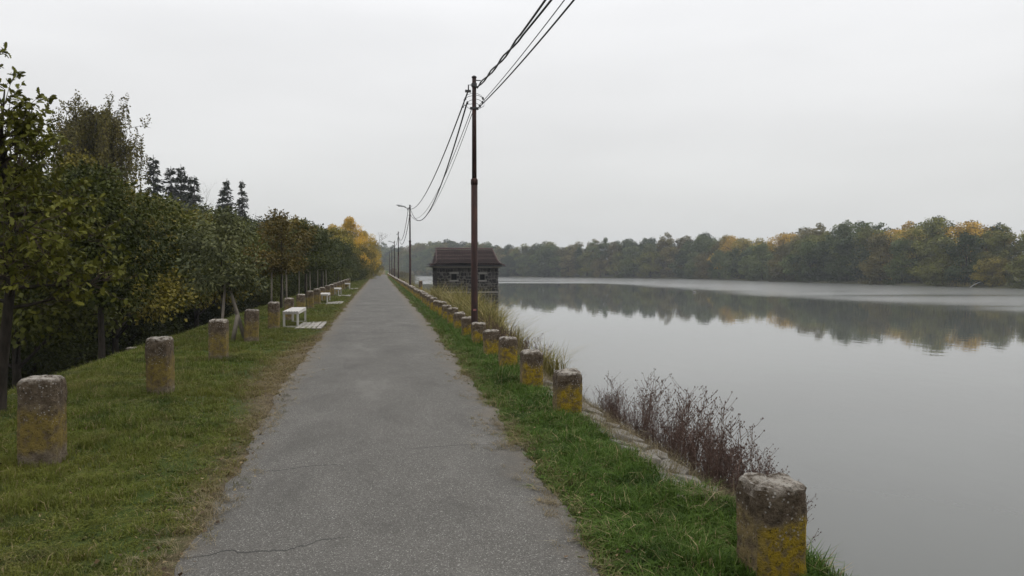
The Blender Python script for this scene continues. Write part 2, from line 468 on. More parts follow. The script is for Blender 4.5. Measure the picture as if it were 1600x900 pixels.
REED = blade_mat('reed_blades', [(0.12, 0.115, 0.032), (0.24, 0.20, 0.075), (0.17, 0.145, 0.05)], [(0.22, 0.16, 0.07), (0.34, 0.26, 0.13)], False)
STRAW = blade_mat('straw_blades', [(0.17, 0.14, 0.08), (0.27, 0.225, 0.14), (0.22, 0.18, 0.11)], [(0.12, 0.09, 0.05), (0.30, 0.25, 0.17)], False)
STALK = simple('burgundy_stalks', (0.092, 0.060, 0.046), 0.9, 0.1, 0.45, 20)
SEED = simple('burgundy_seed_heads', (0.072, 0.046, 0.038), 0.9, 0.1, 0.6, 25)

# ------------------------------------------------------------------ terrain
WL = -2.85
def zg(x, y):
    if x > 2.3:
        d = x - 2.3
        z = -d * 0.25 if d < 0.12 else -(0.03 + (d - 0.12) * 0.86)
        z = max(z, -5.5)
    elif x > -4.6:
        z = 0.0
    else:
        d = -4.6 - x
        z = -d * d / 2.6 if d < 0.8 else -(0.246 + (d - 0.8) * 0.56)
        if z < -3.2: z = -3.2 - (1 - math.exp(-(-3.2 - z) / 1.2)) * 1.0
        hill = float(sstep(24, 120, -x)) * 13
        z += hill * float(sstep(20, 90, y))
    if y > 196:                                      # the dam ends in a low grassy mound
        k = float(sstep(196, 212, y))
        if x > -8: z += k * 1.25 * math.exp(-((x - 0.5) / 6.5) ** 2)
    if x < -1.75 or x > 1.8:
        z += 0.03 * fbm(x * 0.9, y * 0.9) * (1 if x > -6 else 4)
    return z
gx = sorted(set([-900, -500, -330, -250, -190, -150, -120, -100, -85, -72, -62, -54, -47, -41, -36, -32, -28, -25, -22, -19.5, -17, -15, -13.2, -11.6, -10.2, -9, -8, -7.2, -6.5, -6, -5.6]
     + [round(-5.2 + 0.2 * k, 2) for k in range(38)] + [2.5, 2.7, 2.95, 3.2, 3.5, 3.9, 4.4, 5, 5.8, 6.6, 7.6, 9.5]))
gy = [-40, -20, -8] + [round(0.3 * k, 2) for k in range(100)] + [30 + k for k in range(40)]
y = 72
while y < 2500: gy.append(y); y = y * 1.05 + 0.5
V = [(x, yy, zg(x, yy)) for yy in gy for x in gx]
nx = len(gx)
F = [(j * nx + i, j * nx + i + 1, (j + 1) * nx + i + 1, (j + 1) * nx + i) for j in range(len(gy) - 1) for i in range(nx - 1)]
tag(link('ground', mesh('ground', V, F, TURF, True)), kind='structure')

# the path, its edges as they wander in the photograph
EL = [(-10, -1.10), (3, -1.10), (4.2, -1.12), (5.4, -1.14), (7.0, -1.19), (10.9, -1.36), (15.6, -1.36), (24, -1.40), (39, -1.47), (100, -1.55), (190, -1.75), (215, -2.6)]
ER = [(-10, 1.18), (3, 1.18), (3.8, 1.20), (4.8, 1.24), (6.6, 1.27), (10.4, 1.34), (15, 1.38), (24, 1.50), (39, 1.52), (96, 1.55), (190, 1.8), (215, 0.9)]
def edge_at(tab, yy): return float(np.interp(yy, [a for a, b in tab], [b for a, b in tab]))
def path_edges(yy):
    a = min(1.0, 0.6 + yy / 40)
    l = edge_at(EL, yy) + a * (0.09 * fbm(yy * 0.7, 3.1) + 0.06 * fbm(yy * 3.5, 9.2) + 0.035 * fbm(yy * 11, 5.2))
    r = edge_at(ER, yy) + a * (0.17 * fbm(yy * 0.75, 23.1) + 0.08 * fbm(yy * 3.1, 29.2) + 0.035 * fbm(yy * 11, 15.2))
    return l, r
py = [-10, -4] + [round(0.1 * k, 2) for k in range(0, 300)] + [30 + 0.5 * k for k in range(80)] + [70 + 2 * k for k in range(73)]
V, F = [], []
NC = 9
for yy in py:
    l, r = path_edges(yy)
    for k in range(NC):
        t = k / (NC - 1)
        x = l + (r - l) * t
        z = 0.010 + 0.022 * (1 - (2 * t - 1) ** 2) - (0.004 if k in (0, NC - 1) else 0)
        if yy > 196: z += max(0.0, zg(x, yy)) + 0.01
        V.append((x, yy, z))
for j in range(len(py) - 1):
    for k in range(NC - 1): F.append((j * NC + k, j * NC + k + 1, (j + 1) * NC + k + 1, (j + 1) * NC + k))
tag(link('path', mesh('path', V, F, ASPH, True)), kind='structure')

# lake and far shore
tag(link('lake', mesh('lake', [(3, -80, WL), (420, -80, WL), (420, 760, WL), (3, 760, WL)], [(0, 1, 2, 3)], WATER)), kind='structure')
SH = [(150, -80), (148, 0), (145, 60), (144, 100), (144, 144), (143, 185), (139, 225), (140, 284), (136, 315), (124, 340), (96, 375), (66, 409), (50, 450), (37, 494), (20, 545), (2, 590), (-40, 640), (-120, 700)]
S = [np.array(SH[0], float)]
for a, b in zip(SH[:-1], SH[1:]):
    a, b = np.array(a, float), np.array(b, float)
    n = max(1, int(np.linalg.norm(b - a) // 6))
    for k in range(1, n + 1): S.append(a + (b - a) * k / n)
S = np.array(S)
for _ in range(3): S[1:-1] = (S[:-2] + 2 * S[1:-1] + S[2:]) / 4
T = np.gradient(S, axis=0); T /= np.linalg.norm(T, axis=1)[:, None]
NR = np.stack([T[:, 1], -T[:, 0]], 1)
SC = np.concatenate([[0], np.cumsum(np.linalg.norm(np.diff(S, axis=0), axis=1))])
def shore(s, off):
    x = np.interp(s, SC, S[:, 0]); y = np.interp(s, SC, S[:, 1]); nx_ = np.interp(s, SC, NR[:, 0]); ny_ = np.interp(s, SC, NR[:, 1])
    return x + nx_ * off, y + ny_ * off
offs = [(-6, WL - 0.8), (-0.6, WL - 0.08), (0.6, WL + 0.25), (2.5, WL + 0.5), (8, WL + 0.9), (25, WL + 1.6), (70, WL + 4), (300, 6), (1400, 14)]
V, F = [], []
for i, s in enumerate(SC):
    for off, z in offs:
        j = 1.3 * fbm(s * 0.11, off) if off < 10 else 0
        x, yy = shore(s, off + j)
        V.append((x, yy, z + 0.15 * fbm(x * .1, yy * .1)))
k = len(offs)
for i in range(len(SC) - 1):
    for q in range(k - 1): F.append((i * k + q, i * k + q + 1, (i + 1) * k + q + 1, (i + 1) * k + q))
FARG = simple('far_bank_earth', (0.075, 0.075, 0.04), 0.95, 0.1, 0.5, 0.3)
tag(link('far_shore', mesh('far_shore', V, F, FARG, True)), kind='structure')

# ------------------------------------------------------------------ foliage builders
def leaf_quads(P, A, Nn, length, width, tint):
    """diamond leaves: P base, A axis, Nn normal (all n x 3)"""
    A = A / (np.linalg.norm(A, axis=1)[:, None] + 1e-9)
    B = np.cross(A, Nn); B /= (np.linalg.norm(B, axis=1)[:, None] + 1e-9)
    Nn = np.cross(B, A)
    L = length[:, None]; W = width[:, None]
    q = np.stack([P, P + A * L * 0.45 + B * W + Nn * L * 0.10, P + A * L - Nn * L * 0.05, P + A * L * 0.45 - B * W + Nn * L * 0.10], 1)
    return q.reshape(-1, 3)
def clumps_in(rs, n, hz0, hz1, rad, shape='round', flat=1.0):
    """clump centres and radii inside a crown envelope"""
    out_ = []
    H = hz1 - hz0
    tries = 0
    while len(out_) < n and tries < n * 40:
        tries += 1
        u = rs.random()
        z = hz0 + H * u
        if shape == 'round': r_ = math.sqrt(max(0.02, 1 - (2 * u - 0.95) ** 2))
        elif shape == 'bush': r_ = math.sqrt(max(0.02, 1 - (u * 1.02) ** 2.2)) * (0.85 + 0.15 * u)
        elif shape == 'tall': r_ = math.sin(math.pi * min(1, 0.08 + 0.92 * u) ** 0.75) ** 0.7 if u < 0.98 else 0.1
        else: r_ = 1 - u
        a = rs.random() * 2 * math.pi
        d = rad * r_ * (rs.random() ** 0.45)
        lump = 1 + 0.22 * math.sin(3 * a + rad * 7) + 0.12 * math.sin(5 * a + u * 6)
        c_ = np.array([math.cos(a) * d * lump, math.sin(a) * d * lump, z])
        out_.append((c_, rad * (0.20 + 0.20 * rs.random()) * (0.6 + 0.4 * r_)))
    return out_
def crown_mesh(name, seed, clumps, nleaf, lsize, droop=0.35, asp=0.42, mat=None, speck=0.4):
    rs = np.random.default_rng(seed)
    tot = sum(r_ ** 2 for _, r_ in clumps)
    Q, TT = [], []
    for c_, r_ in clumps:
        n = max(12, int(nleaf * r_ ** 2 / tot))
        d = rs.normal(size=(n, 3)); d /= np.linalg.norm(d, axis=1)[:, None]
        rr = r_ * (0.35 + 0.75 * rs.random(n) ** 0.6)
        # uneven: a few sprays stick out of the clump
        spray = rs.random(n) < 0.10
        rr = np.where(spray, rr * 1.35, rr)
        P = c_ + d * rr[:, None] * np.array([1.1, 1.1, 0.8])
        A = d + rs.normal(size=(n, 3)) * 0.6; A[:, 2] -= droop
        Nn = rs.normal(size=(n, 3)) * 0.55 + d * 0.4; Nn[:, 2] += 0.75
        Ls = lsize * (0.65 + 0.7 * rs.random(n))
        Q.append(leaf_quads(P, A, Nn, Ls, Ls * asp, None))
        ct = rs.random()
        TT.append(np.clip(ct * (1 - speck) + rs.random(n) * speck + rs.normal(size=n) * 0.03, 0, 1))
    return mesh_np(name, np.concatenate(Q), 4, mat or LEAF, np.concatenate(TT))
def trunk_mesh(name, seed, h, r0, clumps, lean=0.05, limbs=14, z0=-0.5, fork=0.25):
    rs = random.Random(seed)
    mb = MB()
    pts, rad = [], []
    px = py_ = 0.0
    for k in range(9):
        t = k / 8
        pts.append((px, py_, z0 + (h - z0) * t)); rad.append(r0 * (1.25 if k == 0 else 1) * (1 - 0.86 * t))
        px += rs.uniform(-1, 1) * lean * h / 8; py_ += rs.uniform(-1, 1) * lean * h / 8
    mb.tube(pts, rad, 8)
    big = sorted(clumps, key=lambda c_: -c_[1])[:limbs]
    for c_, r_ in big:
        zt = max(h * fork, min(h * 0.9, c_[2] - math.hypot(c_[0], c_[1]) * 0.7))
        t = (zt - z0) / (h - z0) * 8
        k = min(7, int(t)); f_ = t - k
        b = Vector(pts[k]).lerp(Vector(pts[k + 1]), f_)
        e = Vector(c_)
        mid = b.lerp(e, 0.5) + Vector((rs.uniform(-.1, .1), rs.uniform(-.1, .1), rs.uniform(0, .15))) * r_ * 2
        rb = r0 * (1 - 0.86 * t / 8) * 0.5
        mb.tube([b, mid, e], [rb, rb * 0.6, rb * 0.22], 5, False)
        for q in range(3):
            d = Vector((rs.uniform(-1, 1), rs.uniform(-1, 1), rs.uniform(-.4, 1))).normalized() * r_ * 1.0
            mb.tube([mid.lerp(e, 0.3 + 0.25 * q), e + d * 0.5, e + d], [rb * 0.3, rb * 0.18, rb * 0.08], 3, False)
    return mb.mesh(name, BARK, True)
class Proto:
    def __init__(s, key, seed, h, hz0, rad, ncl, nleaf, lsize, shape, r0, limbs=14, asp=0.42, droop=0.35, speck=0.4):
        rs = random.Random(seed)
        cl = clumps_in(rs, ncl, hz0 * h, h * 0.95, rad, shape)
        s.h = h
        s.crown = crown_mesh(key + '_crown', seed, cl, nleaf, lsize, droop, asp, None, speck)
        s.trunk = trunk_mesh(key + '_trunk', seed, h * 0.86, r0, cl, limbs=limbs)
PR = {
    'round1': Proto('round1', 11, 8.0, 0.20, 3.1, 46, 21000, 0.135, 'round', 0.16),
    'round2': Proto('round2', 12, 8.0, 0.14, 2.8, 48, 21000, 0.13, 'bush', 0.15),
    'bush1': Proto('bush1', 13, 6.0, 0.02, 2.9, 64, 20000, 0.12, 'bush', 0.10),
    'bush2': Proto('bush2', 14, 6.0, 0.04, 2.6, 56, 20000, 0.115, 'round', 0.10),
    'stem1': Proto('stem1', 17, 7.0, 0.40, 2.6, 46, 19000, 0.13, 'round', 0.15),
    'stem2': Proto('stem2', 18, 7.5, 0.36, 2.8, 44, 20000, 0.135, 'bush', 0.15),
    'tall1': Proto('tall1', 15, 11.0, 0.12, 2.7, 50, 20000, 0.155, 'tall', 0.18),
    'far1': Proto('far1', 21, 18, 0.06, 5.6, 44, 9000, 0.42, 'round', 0.28, 10, 0.5, 0.35, 0.15),
    'far2': Proto('far2', 22, 18, 0.03, 6.2, 48, 9500, 0.42, 'bush', 0.30, 10, 0.5, 0.35, 0.15),
    'far3': Proto('far3', 23, 18, 0.05, 4.2, 40, 8000, 0.40, 'tall', 0.26, 10, 0.5, 0.35, 0.15),
    'far4': Proto('far4', 24, 18, 0.02, 6.8, 46, 9500, 0.44, 'bush', 0.30, 10, 0.5, 0.35, 0.15),
    'far5': Proto('far5', 25, 18, 0.10, 5.0, 34, 7600, 0.42, 'round', 0.28, 10, 0.5, 0.35, 0.15),
    'young': Proto('young', 31, 3.4, 0.40, 0.95, 30, 4200, 0.095, 'round', 0.035, 10, 0.30),
}
def plant_tree(name, key, x, yy, top, color, label, cat='tree', group=None, wide=1.0, z=None, rz=None, base_drop=0.1):
    p = PR[key]
    z0 = (zg(x, yy) if z is None else z) - base_drop
    s = (top - z0) / p.h * (1.0 if key.startswith(('far', 'young')) else 0.91)
    e = empty(name, (x, yy, z0), random.uniform(0, 6.28) if rz is None else rz, (s * wide, s * wide, s))
    c_ = link('crown', p.crown, e); c_.color = (*color, 1)
    link('trunk', p.trunk, e)
    tag(e, label, cat, group)
    return e

# ------------------------------------------------------------------ stone posts
def post_mesh(name, h, w_, mat, seed, worn):
    rs = random.Random(seed)
    ch = 0.038
    hw = w_ / 2
    corner = [(hw, -hw + ch), (hw, hw - ch), (hw - ch, hw), (-hw + ch, hw), (-hw, hw - ch), (-hw, -hw + ch), (-hw + ch, -hw), (hw - ch, -hw)]
    ring = []
    for k in range(8):
        a, b = corner[k], corner[(k + 1) % 8]
        n = 7 if k % 2 == 0 else 2
        for q in range(n): ring.append((a[0] + (b[0] - a[0]) * q / n, a[1] + (b[1] - a[1]) * q / n))
    n = len(ring)
    levels = [(-0.25, 1.0)] + [(h * k / 16, 1.0) for k in range(0, 15)]
    levels += [(h - 0.045, 0.99), (h - 0.022, 0.955), (h - 0.004, 0.85), (h + .004, 0.6), (h + 0.008, 0.3)]
    V, F = [], []
    for z, s_ in levels:
        for (x, yy) in ring:
            d = 0.006 * fbm(x * 6 + seed, yy * 6, z * 6) + 0.006 * fbm(x * 25 + seed, yy * 25, z * 25)
            if z > h * 0.75: d *= 1 + worn
            rr = math.hypot(x, yy)
            dz = 0.02 * worn * fbm(x * 9 + seed * 2, yy * 9, 3) if z > h - 0.06 else 0
            k = 1 + d / max(rr, 0.02)
            V.append((x * s_ * k, yy * s_ * k, z + dz))
    for j in range(len(levels) - 1):
        for q in range(n): F.append((j * n + q, j * n + (q + 1) % n, (j + 1) * n + (q + 1) % n, (j + 1) * n + q))
    V.append((0, 0, h + 0.004)); t = len(V) - 1; b = (len(levels) - 1) * n
    for q in range(n): F.append((b + q, b + (q + 1) % n, t))
    me = mesh(name, V, F, mat, True)
    me.set_sharp_from_angle(angle=R(27))
    return me
PMR = [post_mesh('lakeside_post', 0.55, 0.285, POST_R, 3 + k, 1.0) for k in range(6)]
PML = [post_mesh('landside_post', 0.735, 0.30, POST_L, 33 + k, 0.6) for k in range(5)]
YR = [3.45] + [7.84 + 1.865 * k for k in range(100)]
rr = random.Random(5)
special_r = {0: 'large near concrete post with yellow lichen, cut by the bottom of the picture',
             1: 'concrete post with grey lichen patches, just behind the bare stone edging'}
for i, yy in enumerate(YR):
    o = link('concrete_post', PMR[i % 6])
    far = i >= 42
    o.location = (2.05 + (rr.uniform(-.02, .02)), yy + 0.14, rr.uniform(-0.05, 0.0))
    o.rotation_euler = (rr.uniform(-.02, .02), rr.uniform(-.02, .02), rr.choice([0, math.pi / 2, math.pi, -math.pi / 2]) + rr.uniform(-.07, .07))
    if i == 0: o.location = (2.055, yy + 0.143, -0.02); o.rotation_euler = (0, 0, 0.03)
    lab = special_r.get(i) or (f'concrete post with ochre algae, {ordinal(i + 1)} from the camera in the lakeside row' if not far else 'small far concrete post where the lakeside row merges into a wall')
    tag(o, lab, 'post', 'concrete posts along the lake side of the path' if not far else 'far concrete posts merging together along the lake')
for i in range(19):
    yy = 6.72 + 3.5 * i
    o = link('concrete_post', PML[i % 5])
    o.location = (-2.84 + rr.uniform(-.025, .025), yy + 0.15, rr.uniform(-0.02, 0.01))
    o.rotation_euler = (rr.uniform(-.025, .025), rr.uniform(-.025, .025), rr.choice([0, math.pi / 2, math.pi]) + rr.uniform(-.08, .08))
    if i == 0: o.rotation_euler = (0, 0.01, 0.05)
    lab = ['thick grey brown concrete post nearest the left edge, in front of the oak', 'dark stained concrete post alone on the turf between two others'][i] if i < 2 else f'brown concrete post on the grass side, {ordinal(i + 1)} from the camera'
    tag(o, lab, 'post', 'concrete posts on the grass side of the path')
# a few more old posts beyond the shoulder of the dam
o = link('concrete_post', PML[3]); o.location = (-7.6, 24.6, zg(-7.6, 24.6) - 0.02)
tag(o, 'small pale concrete post down the grassy slope under the trees', 'post')
o = link('concrete_post', PMR[2]); o.location = (3.0, 55, zg(3.0, 55)); o.scale = (0.9, 0.9, 2.35)
tag(o, 'dark upright stub post on the bank left of the stone house', 'post')

# ------------------------------------------------------------------ poles and cables
def pole(yy, top, lamp, label, near=False, x=2.12):
    e = empty('utility_pole', (x, yy, -0.3))
    zj = 0.62 * (top + 0.3) if near else 0.6 * (top + 0.3)
    top = top + 0.3
    MB().tube([(0, 0, -0.3), (0, 0, 0.3), (0, 0, zj)], [0.079, 0.077, 0.073], 16).build('lower_tube', POLE, e, True)
    MB().tube([(0, 0, zj - 0.02), (0, 0, zj + 0.09), (0, 0, zj + 0.12)], [0.080, 0.080, 0.056], 16).build('collar', POLE, e, True)
    MB().tube([(0, 0, zj + 0.1), (0, 0, top)], [0.054, 0.046], 14).build('upper_tube', POLE, e, True)
    MB().tube([(0, 0, top), (0, 0, top + 0.03), (0, 0, top + 0.05)], [0.056, 0.056, 0.03], 14).build('cap', IRON, e, True)
    b = MB(); b.tube([(0, 0, top - 0.70), (0, 0, top - 0.66)], 0.066, 12); b.box((-0.07, 0, top - 0.68), (0.05, 0.05, 0.05)); b.box((0.07, 0, top - 0.68), (0.05, 0.05, 0.05)); b.build('lower_band', IRON, e)
    b = MB(); b.tube([(0, 0, top - 0.20), (0, 0, top - 0.12)], 0.064, 12); b.tube([(-0.06, 0, top - 0.16), (-0.13, 0, top - 0.16), (-0.13, 0, top - 0.28)], 0.016, 6); b.box((-0.14, 0, top - 0.30), (0.13, 0.05, 0.05)); b.build('cable_hook', IRON, e)
    MB().tube([(0.04, 0, top - 0.05), (0.15, 0, top - 0.05)], 0.012, 6).build('pin', IRON, e)
    if near:
        for (dx, dz) in ((-0.2, -0.46), (-0.155, -0.55), (-0.26, -0.64), (0.20, -0.44), (0.19, -0.53), (0.13, -0.62)):
            b = MB(); sg = 1 if dx > 0 else -1
            b.tube([(sg * 0.04, 0, top + dz + 0.06), (dx * 0.6, 0.02, top + dz + 0.05), (dx, 0, top + dz)], 0.006, 5)
            b.tube([(dx, 0, top + dz - 0.035), (dx, 0, top + dz - 0.01), (dx, 0, top + dz + 0.025)], [0.02, 0.026, 0.012], 8); b.build('insulator', IRON, e)
        for s_ in (1, -1):
            b = MB(); b.tube([(s_ * 0.05, 0, top - 0.34), (s_ * 0.15, 0, top - 0.38), (s_ * 0.24, 0, top - 0.50), (s_ * 0.22, 0, top - 0.62), (s_ * 0.06, 0, top - 0.72)], 0.005, 5); b.build('jumper_wire', CABLE, e, True)
        MB().box((-0.003, -0.078, 1.02), (0.07, 0.006, 0.045)).build('number_plate', simple('faded_plate', (0.20, 0.08, 0.075), 0.6), e)
    if lamp:
        a = MB(); a.tube([(0, 0, top - 0.22), (-0.18, 0, top - 0.20), (-0.38, 0, top - 0.12)], 0.026, 8); a.build('lamp_arm', IRON, e, True)
        V, F = [], []
        prof = [(-0.30, 0.04, 0.05), (-0.40, 0.10, 0.10), (-0.62, 0.16, 0.13), (-0.82, 0.14, 0.10), (-0.95, 0.04, 0.03)]
        for (px_, wy_, hz_) in prof:
            for q in range(10):
                an = 2 * math.pi * q / 10
                V.append((px_, wy_ * math.cos(an), top - 0.10 + (-px_ - 0.34) * 0.18 + hz_ * (max(0, math.sin(an)) + 0.35 * min(0, math.sin(an)))))
        for j in range(len(prof) - 1):
            for q in range(10): F.append((j * 10 + q, j * 10 + (q + 1) % 10, (j + 1) * 10 + (q + 1) % 10, (j + 1) * 10 + q))
        F.append(tuple(range(10))); F.append(tuple(range(len(V) - 1, len(V) - 11, -1)))
        hd = link('lamp_head', mesh('lamp_head', V, F, LAMPM, True), e)
        MB().box((-0.66, 0, top - 0.075), (0.34, 0.15, 0.03)).build('lens', LAMPG, hd)
    return tag(e, label, 'pole', 'utility poles along the lakeside posts')
PX = 2.12
POLES = [(16.6, 5.95, False, 'tall rusty utility pole nearest the camera, with cable fittings on top', True),
         (52.3, 6.1, True, 'rust brown lamp pole left of the stone house, second pole along the path', False),
         (85, 5.85, False, 'thin dark pole without a lamp, third along the path', False),
         (107, 5.6, True, 'thin lamp pole far down the path, fourth in the row', False),
         (130, 5.4, True, 'farther small lamp pole by the lakeside posts, fifth in the row', False),
         (158, 5.3, False, 'farthest tiny pole at the end of the path', False)]
for p in POLES: pole(*p)
def cable_pts(a, b, sag, n=28, twist=None):
    a, b = Vector(a), Vector(b); P = []
    for k in range(n + 1):
        t = k / n; p = a.lerp(b, t); p.z -= 4 * sag * t * (1 - t)
        if twist:
            ph, amp, turns, t1 = twist
            kk = max(0.0, 1 - max(0, t - t1) * 12) if t > t1 else 1.0
            off = amp * (1.0 if t < t1 else 1.0)
            an = ph + 2 * math.pi * turns * min(t, t1)
            p += Vector((math.cos(an) * off, 0, math.sin(an) * off)) if t < t1 else Vector((math.cos(an), 0, math.sin(an))) * (amp + (t - t1) * 0.35)
        P.append(p)
    return P
def cable(a, b, sag, r_, label, n=28, twist=None):
    o = MB().tube(cable_pts(a, b, sag, n, twist), r_, 6).build('overhead_cable', CABLE, None, True)
    return tag(o, label, 'cable', 'overhead cables between the poles')
t1 = 5.95
cable((PX + .05, 16.6, t1 - .22), (PX - 0.12, -19, t1 + .05), 1.08, 0.016, 'thick twisted cable from the near pole top towards the camera, left strand', 90, (0, 0.022, 13, 0.155))
cable((PX + .05, 16.6, t1 - .22), (PX - 0.12, -19, t1 + .05), 1.08, 0.016, 'thick twisted cable from the near pole top towards the camera, right strand', 90, (math.pi, 0.022, 13, 0.155))
cable((PX + .10, 16.6, t1 - .62), (PX - 0.20, -19, t1 - .45), 0.80, 0.007, 'thin dashed looking wire between the thick cables above the path', 60)
cable((PX + .06, 16.6, t1 - .70), (PX + 0.0, -19, t1 - .5), 0.86, 0.012, 'lowest and rightmost black cable running from near pole to picture top', 60)
t2 = 6.1
cable((PX - .14, 16.6, t1 - .30), (PX + .02, 52.3, t2 - .24), 0.72, 0.016, 'outermost cable hanging from the near pole to the lamp pole, upper left line', 50)
cable((PX - .16, 16.6, t1 - .55), (PX + .05, 52.3, t2 - .26), 1.60, 0.018, 'deepest sagging cable between the near pole and the lamp pole', 50)
cable((PX - .06, 16.6, t1 - .70), (PX + .03, 52.3, t2 - .70), 1.02, 0.008, 'thin wire between near pole and lamp pole, beside the deep cable', 50)
cable((PX - .02, 16.6, t1 - .72), (PX + .06, 52.3, t2 - .68), 1.22, 0.007, 'thinnest inner wire between near pole and lamp pole', 50)
t3 = 5.85
cable((PX - .12, 52.3, t2 - .30), (PX, 85, t3 - .3), 1.3, 0.02, 'left cable hanging between the second and third poles', 30)
cable((PX - .02, 52.3, t2 - .70), (PX + .05, 85, t3 - .6), 1.35, 0.022, 'right cable hanging between the second and third poles', 30)
cable((PX, 85, t3 - .3), (PX, 107, 5.3), 0.7, 0.02, 'short far cable between the third and fourth poles', 20)
cable((PX, 107, 5.3), (PX, 130, 5.1), 0.7, 0.02, 'faint far cable between the fourth and fifth poles', 20)

# ------------------------------------------------------------------ stone valve house in the water
def house():
    e = empty('stone_house', (0, 0, 0))
    x0, x1, y0, y1 = 4.62, 9.66, 60.3, 64.6
    zb, zt = -4.2, 1.86
    # windows in the front wall: (x centre, z centre, w, h)
    wins = [(6.02, 0.98, 0.46, 0.50), (8.37, 0.96, 0.42, 0.48)]
    core = MB()
    # front wall of mortar, pieced around the openings (0.3 thick)
    xs_ = [x0, wins[0][0] - .23, wins[0][0] + .23, wins[1][0] - .21, wins[1][0] + .21, x1]
    for k in range(5):
        a, b = xs_[k], xs_[k + 1]
        if k in (1, 3):
            w_ = wins[(k - 1) // 2]; za, zc = w_[1] - w_[3] / 2, w_[1] + w_[3] / 2
            core.box(((a + b) / 2, y0 + .15, (zb + za) / 2), (b - a, .3, za - zb)); core.box(((a + b) / 2, y0 + .15, (zc + zt) / 2), (b - a, .3, zt - zc))
        else: core.box(((a + b) / 2, y0 + .15, (zb + zt) / 2), (b - a, .3, zt - zb))
    core.box((x0 + .15, (y0 + y1) / 2 + .15, (zb + zt) / 2), (.3, y1 - y0 - .3, zt - zb))
    core.box((x1 - .15, (y0 + y1) / 2 + .15, (zb + zt) / 2), (.3, y1 - y0 - .3, zt - zb))
    core.box(((x0 + x1) / 2, y1 - .15, (zb + zt) / 2), (x1 - x0 - .6, .3, zt - zb))
    core.build('wall', MORTAR, e)
    MB().box(((x0 + x1) / 2, (y0 + y1) / 2, -0.2), (x1 - x0 - .62, y1 - y0 - .62, 0.1)).build('inner_floor', DARK, e)
    for w_ in wins:
        fr = MB()
        fr.box((w_[0], y0 - .01, w_[1] + w_[3] / 2 + .085), (w_[2] + .30, .14, .16))
        f_ = fr.build('window', TRIM, e)
        MB().box((w_[0], y0 - .02, w_[1] - w_[3] / 2 - .06), (w_[2] + .28, .16, .11)).build('sill', TRIM, f_)
        MB().box((w_[0], y0 + .24, w_[1]), (w_[2], .03, w_[3])).build('dark_fill', DARK, f_)  # black sheet closing the opening; its colour stands in for the unlit inside
    # rubble stones proud of the mortar, front and both sides
    rs = random.Random(4)
    st = MB()
    def stone(face, u, z, wu, hz):
        pr = rs.uniform(.03, .065)
        pts = []
        n = rs.choice([5, 6, 7])
        for q in range(n):
            an = 2 * math.pi * (q + rs.uniform(-.25, .25)) / n + .4
            pts.append((u + wu * .5 * max(-1, min(1, 1.25 * math.cos(an))), z + hz * .5 * max(-1, min(1, 1.25 * math.sin(an)))))
        b = len(st.V)
        for lvl, ins in ((-.01, 1.0), (pr * .6, 1.0), (pr, .8)):
            for (a, c_) in pts:
                a2 = u + (a - u) * ins; c2 = z + (c_ - z) * ins
                st.V.append((a2, y0 - lvl, c2) if face == 'f' else ((x0 - lvl, a2, c2) if face == 'l' else (x1 + lvl, a2, c2)))
        for j in range(2):
            for q in range(n): st.F.append((b + j * n + q, b + j * n + (q + 1) % n, b + (j + 1) * n + (q + 1) % n, b + (j + 1) * n + q))
        st.F.append(tuple(b + 2 * n + q for q in range(n)))
    for face, ua, ub in (('f', x0, x1), ('l', y0, y1), ('r', y0, y1)):
        z = -2.95
        while z < zt - .12:
            hz = rs.uniform(.16, .30)
            u = ua + rs.uniform(-.05, .0)
            while u < ub - .06:
                wu = rs.uniform(.16, .36)
                if u + wu > ub: wu = ub - u
                cu, cz = u + wu / 2, z + hz / 2
                if not (face == 'f' and any(abs(cu - w_[0]) < w_[2] / 2 + wu / 2 - .03 and abs(cz - w_[1]) < w_[3] / 2 + .10 + hz / 2 for w_ in wins)):
                    if wu > .06: stone(face, max(ua + wu * .47, cu), cz + rs.uniform(-.04, .04), wu * rs.uniform(.85, 1.0), hz * rs.uniform(.8, 1.02))
                u += wu
            z += hz
    tag(st.build('rubble_stones', RUBBLE, e), kind='stuff')
    # a belt course low on the wall
    MB().box(((x0 + x1) / 2, y0 - .02, -0.28), (x1 - x0 + .02, .10, .10)).build('belt_course', TRIM, e)
    # roof: steep hip with flared eaves
    cx, cy = (x0 + x1) / 2 - .02, (y0 + y1) / 2
    rings = [(3.02, 2.75, 1.90), (2.72, 2.38, 2.05), (2.56, 2.05, 2.28), (2.40, 0.0, 3.32)]
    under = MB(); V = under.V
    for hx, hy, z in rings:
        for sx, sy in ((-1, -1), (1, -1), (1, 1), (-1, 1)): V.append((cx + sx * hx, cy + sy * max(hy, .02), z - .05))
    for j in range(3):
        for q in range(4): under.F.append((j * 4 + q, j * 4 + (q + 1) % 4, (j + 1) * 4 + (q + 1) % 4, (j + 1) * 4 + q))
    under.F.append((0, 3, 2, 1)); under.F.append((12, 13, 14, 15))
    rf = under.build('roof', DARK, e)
    MB().box((cx, cy, 1.80), (5.55, 4.75, .10)).build('eave_board', EAVE, rf)
    g_ = MB()
    for sy in (-1, 1): g_.tube([(cx - 3.04, cy + sy * 2.78, 1.87), (cx + 3.04, cy + sy * 2.78, 1.87)], .035, 6)
    for sx in (-1, 1): g_.tube([(cx + sx * 3.05, cy - 2.78, 1.87), (cx + sx * 3.05, cy + 2.78, 1.87)], .035, 6)
    g_.build('gutter', IRON, rf)
    fl = MB()
    for sx in (-1, 1): fl.tube([(cx + sx * 3.03, cy - 2.76, 1.93), (cx + sx * 2.70, cy - 2.36, 2.09), (cx + sx * 2.54, cy - 2.03, 2.32), (cx + sx * 2.40, cy, 3.36)], [.05, .055, .05, .05], 6)
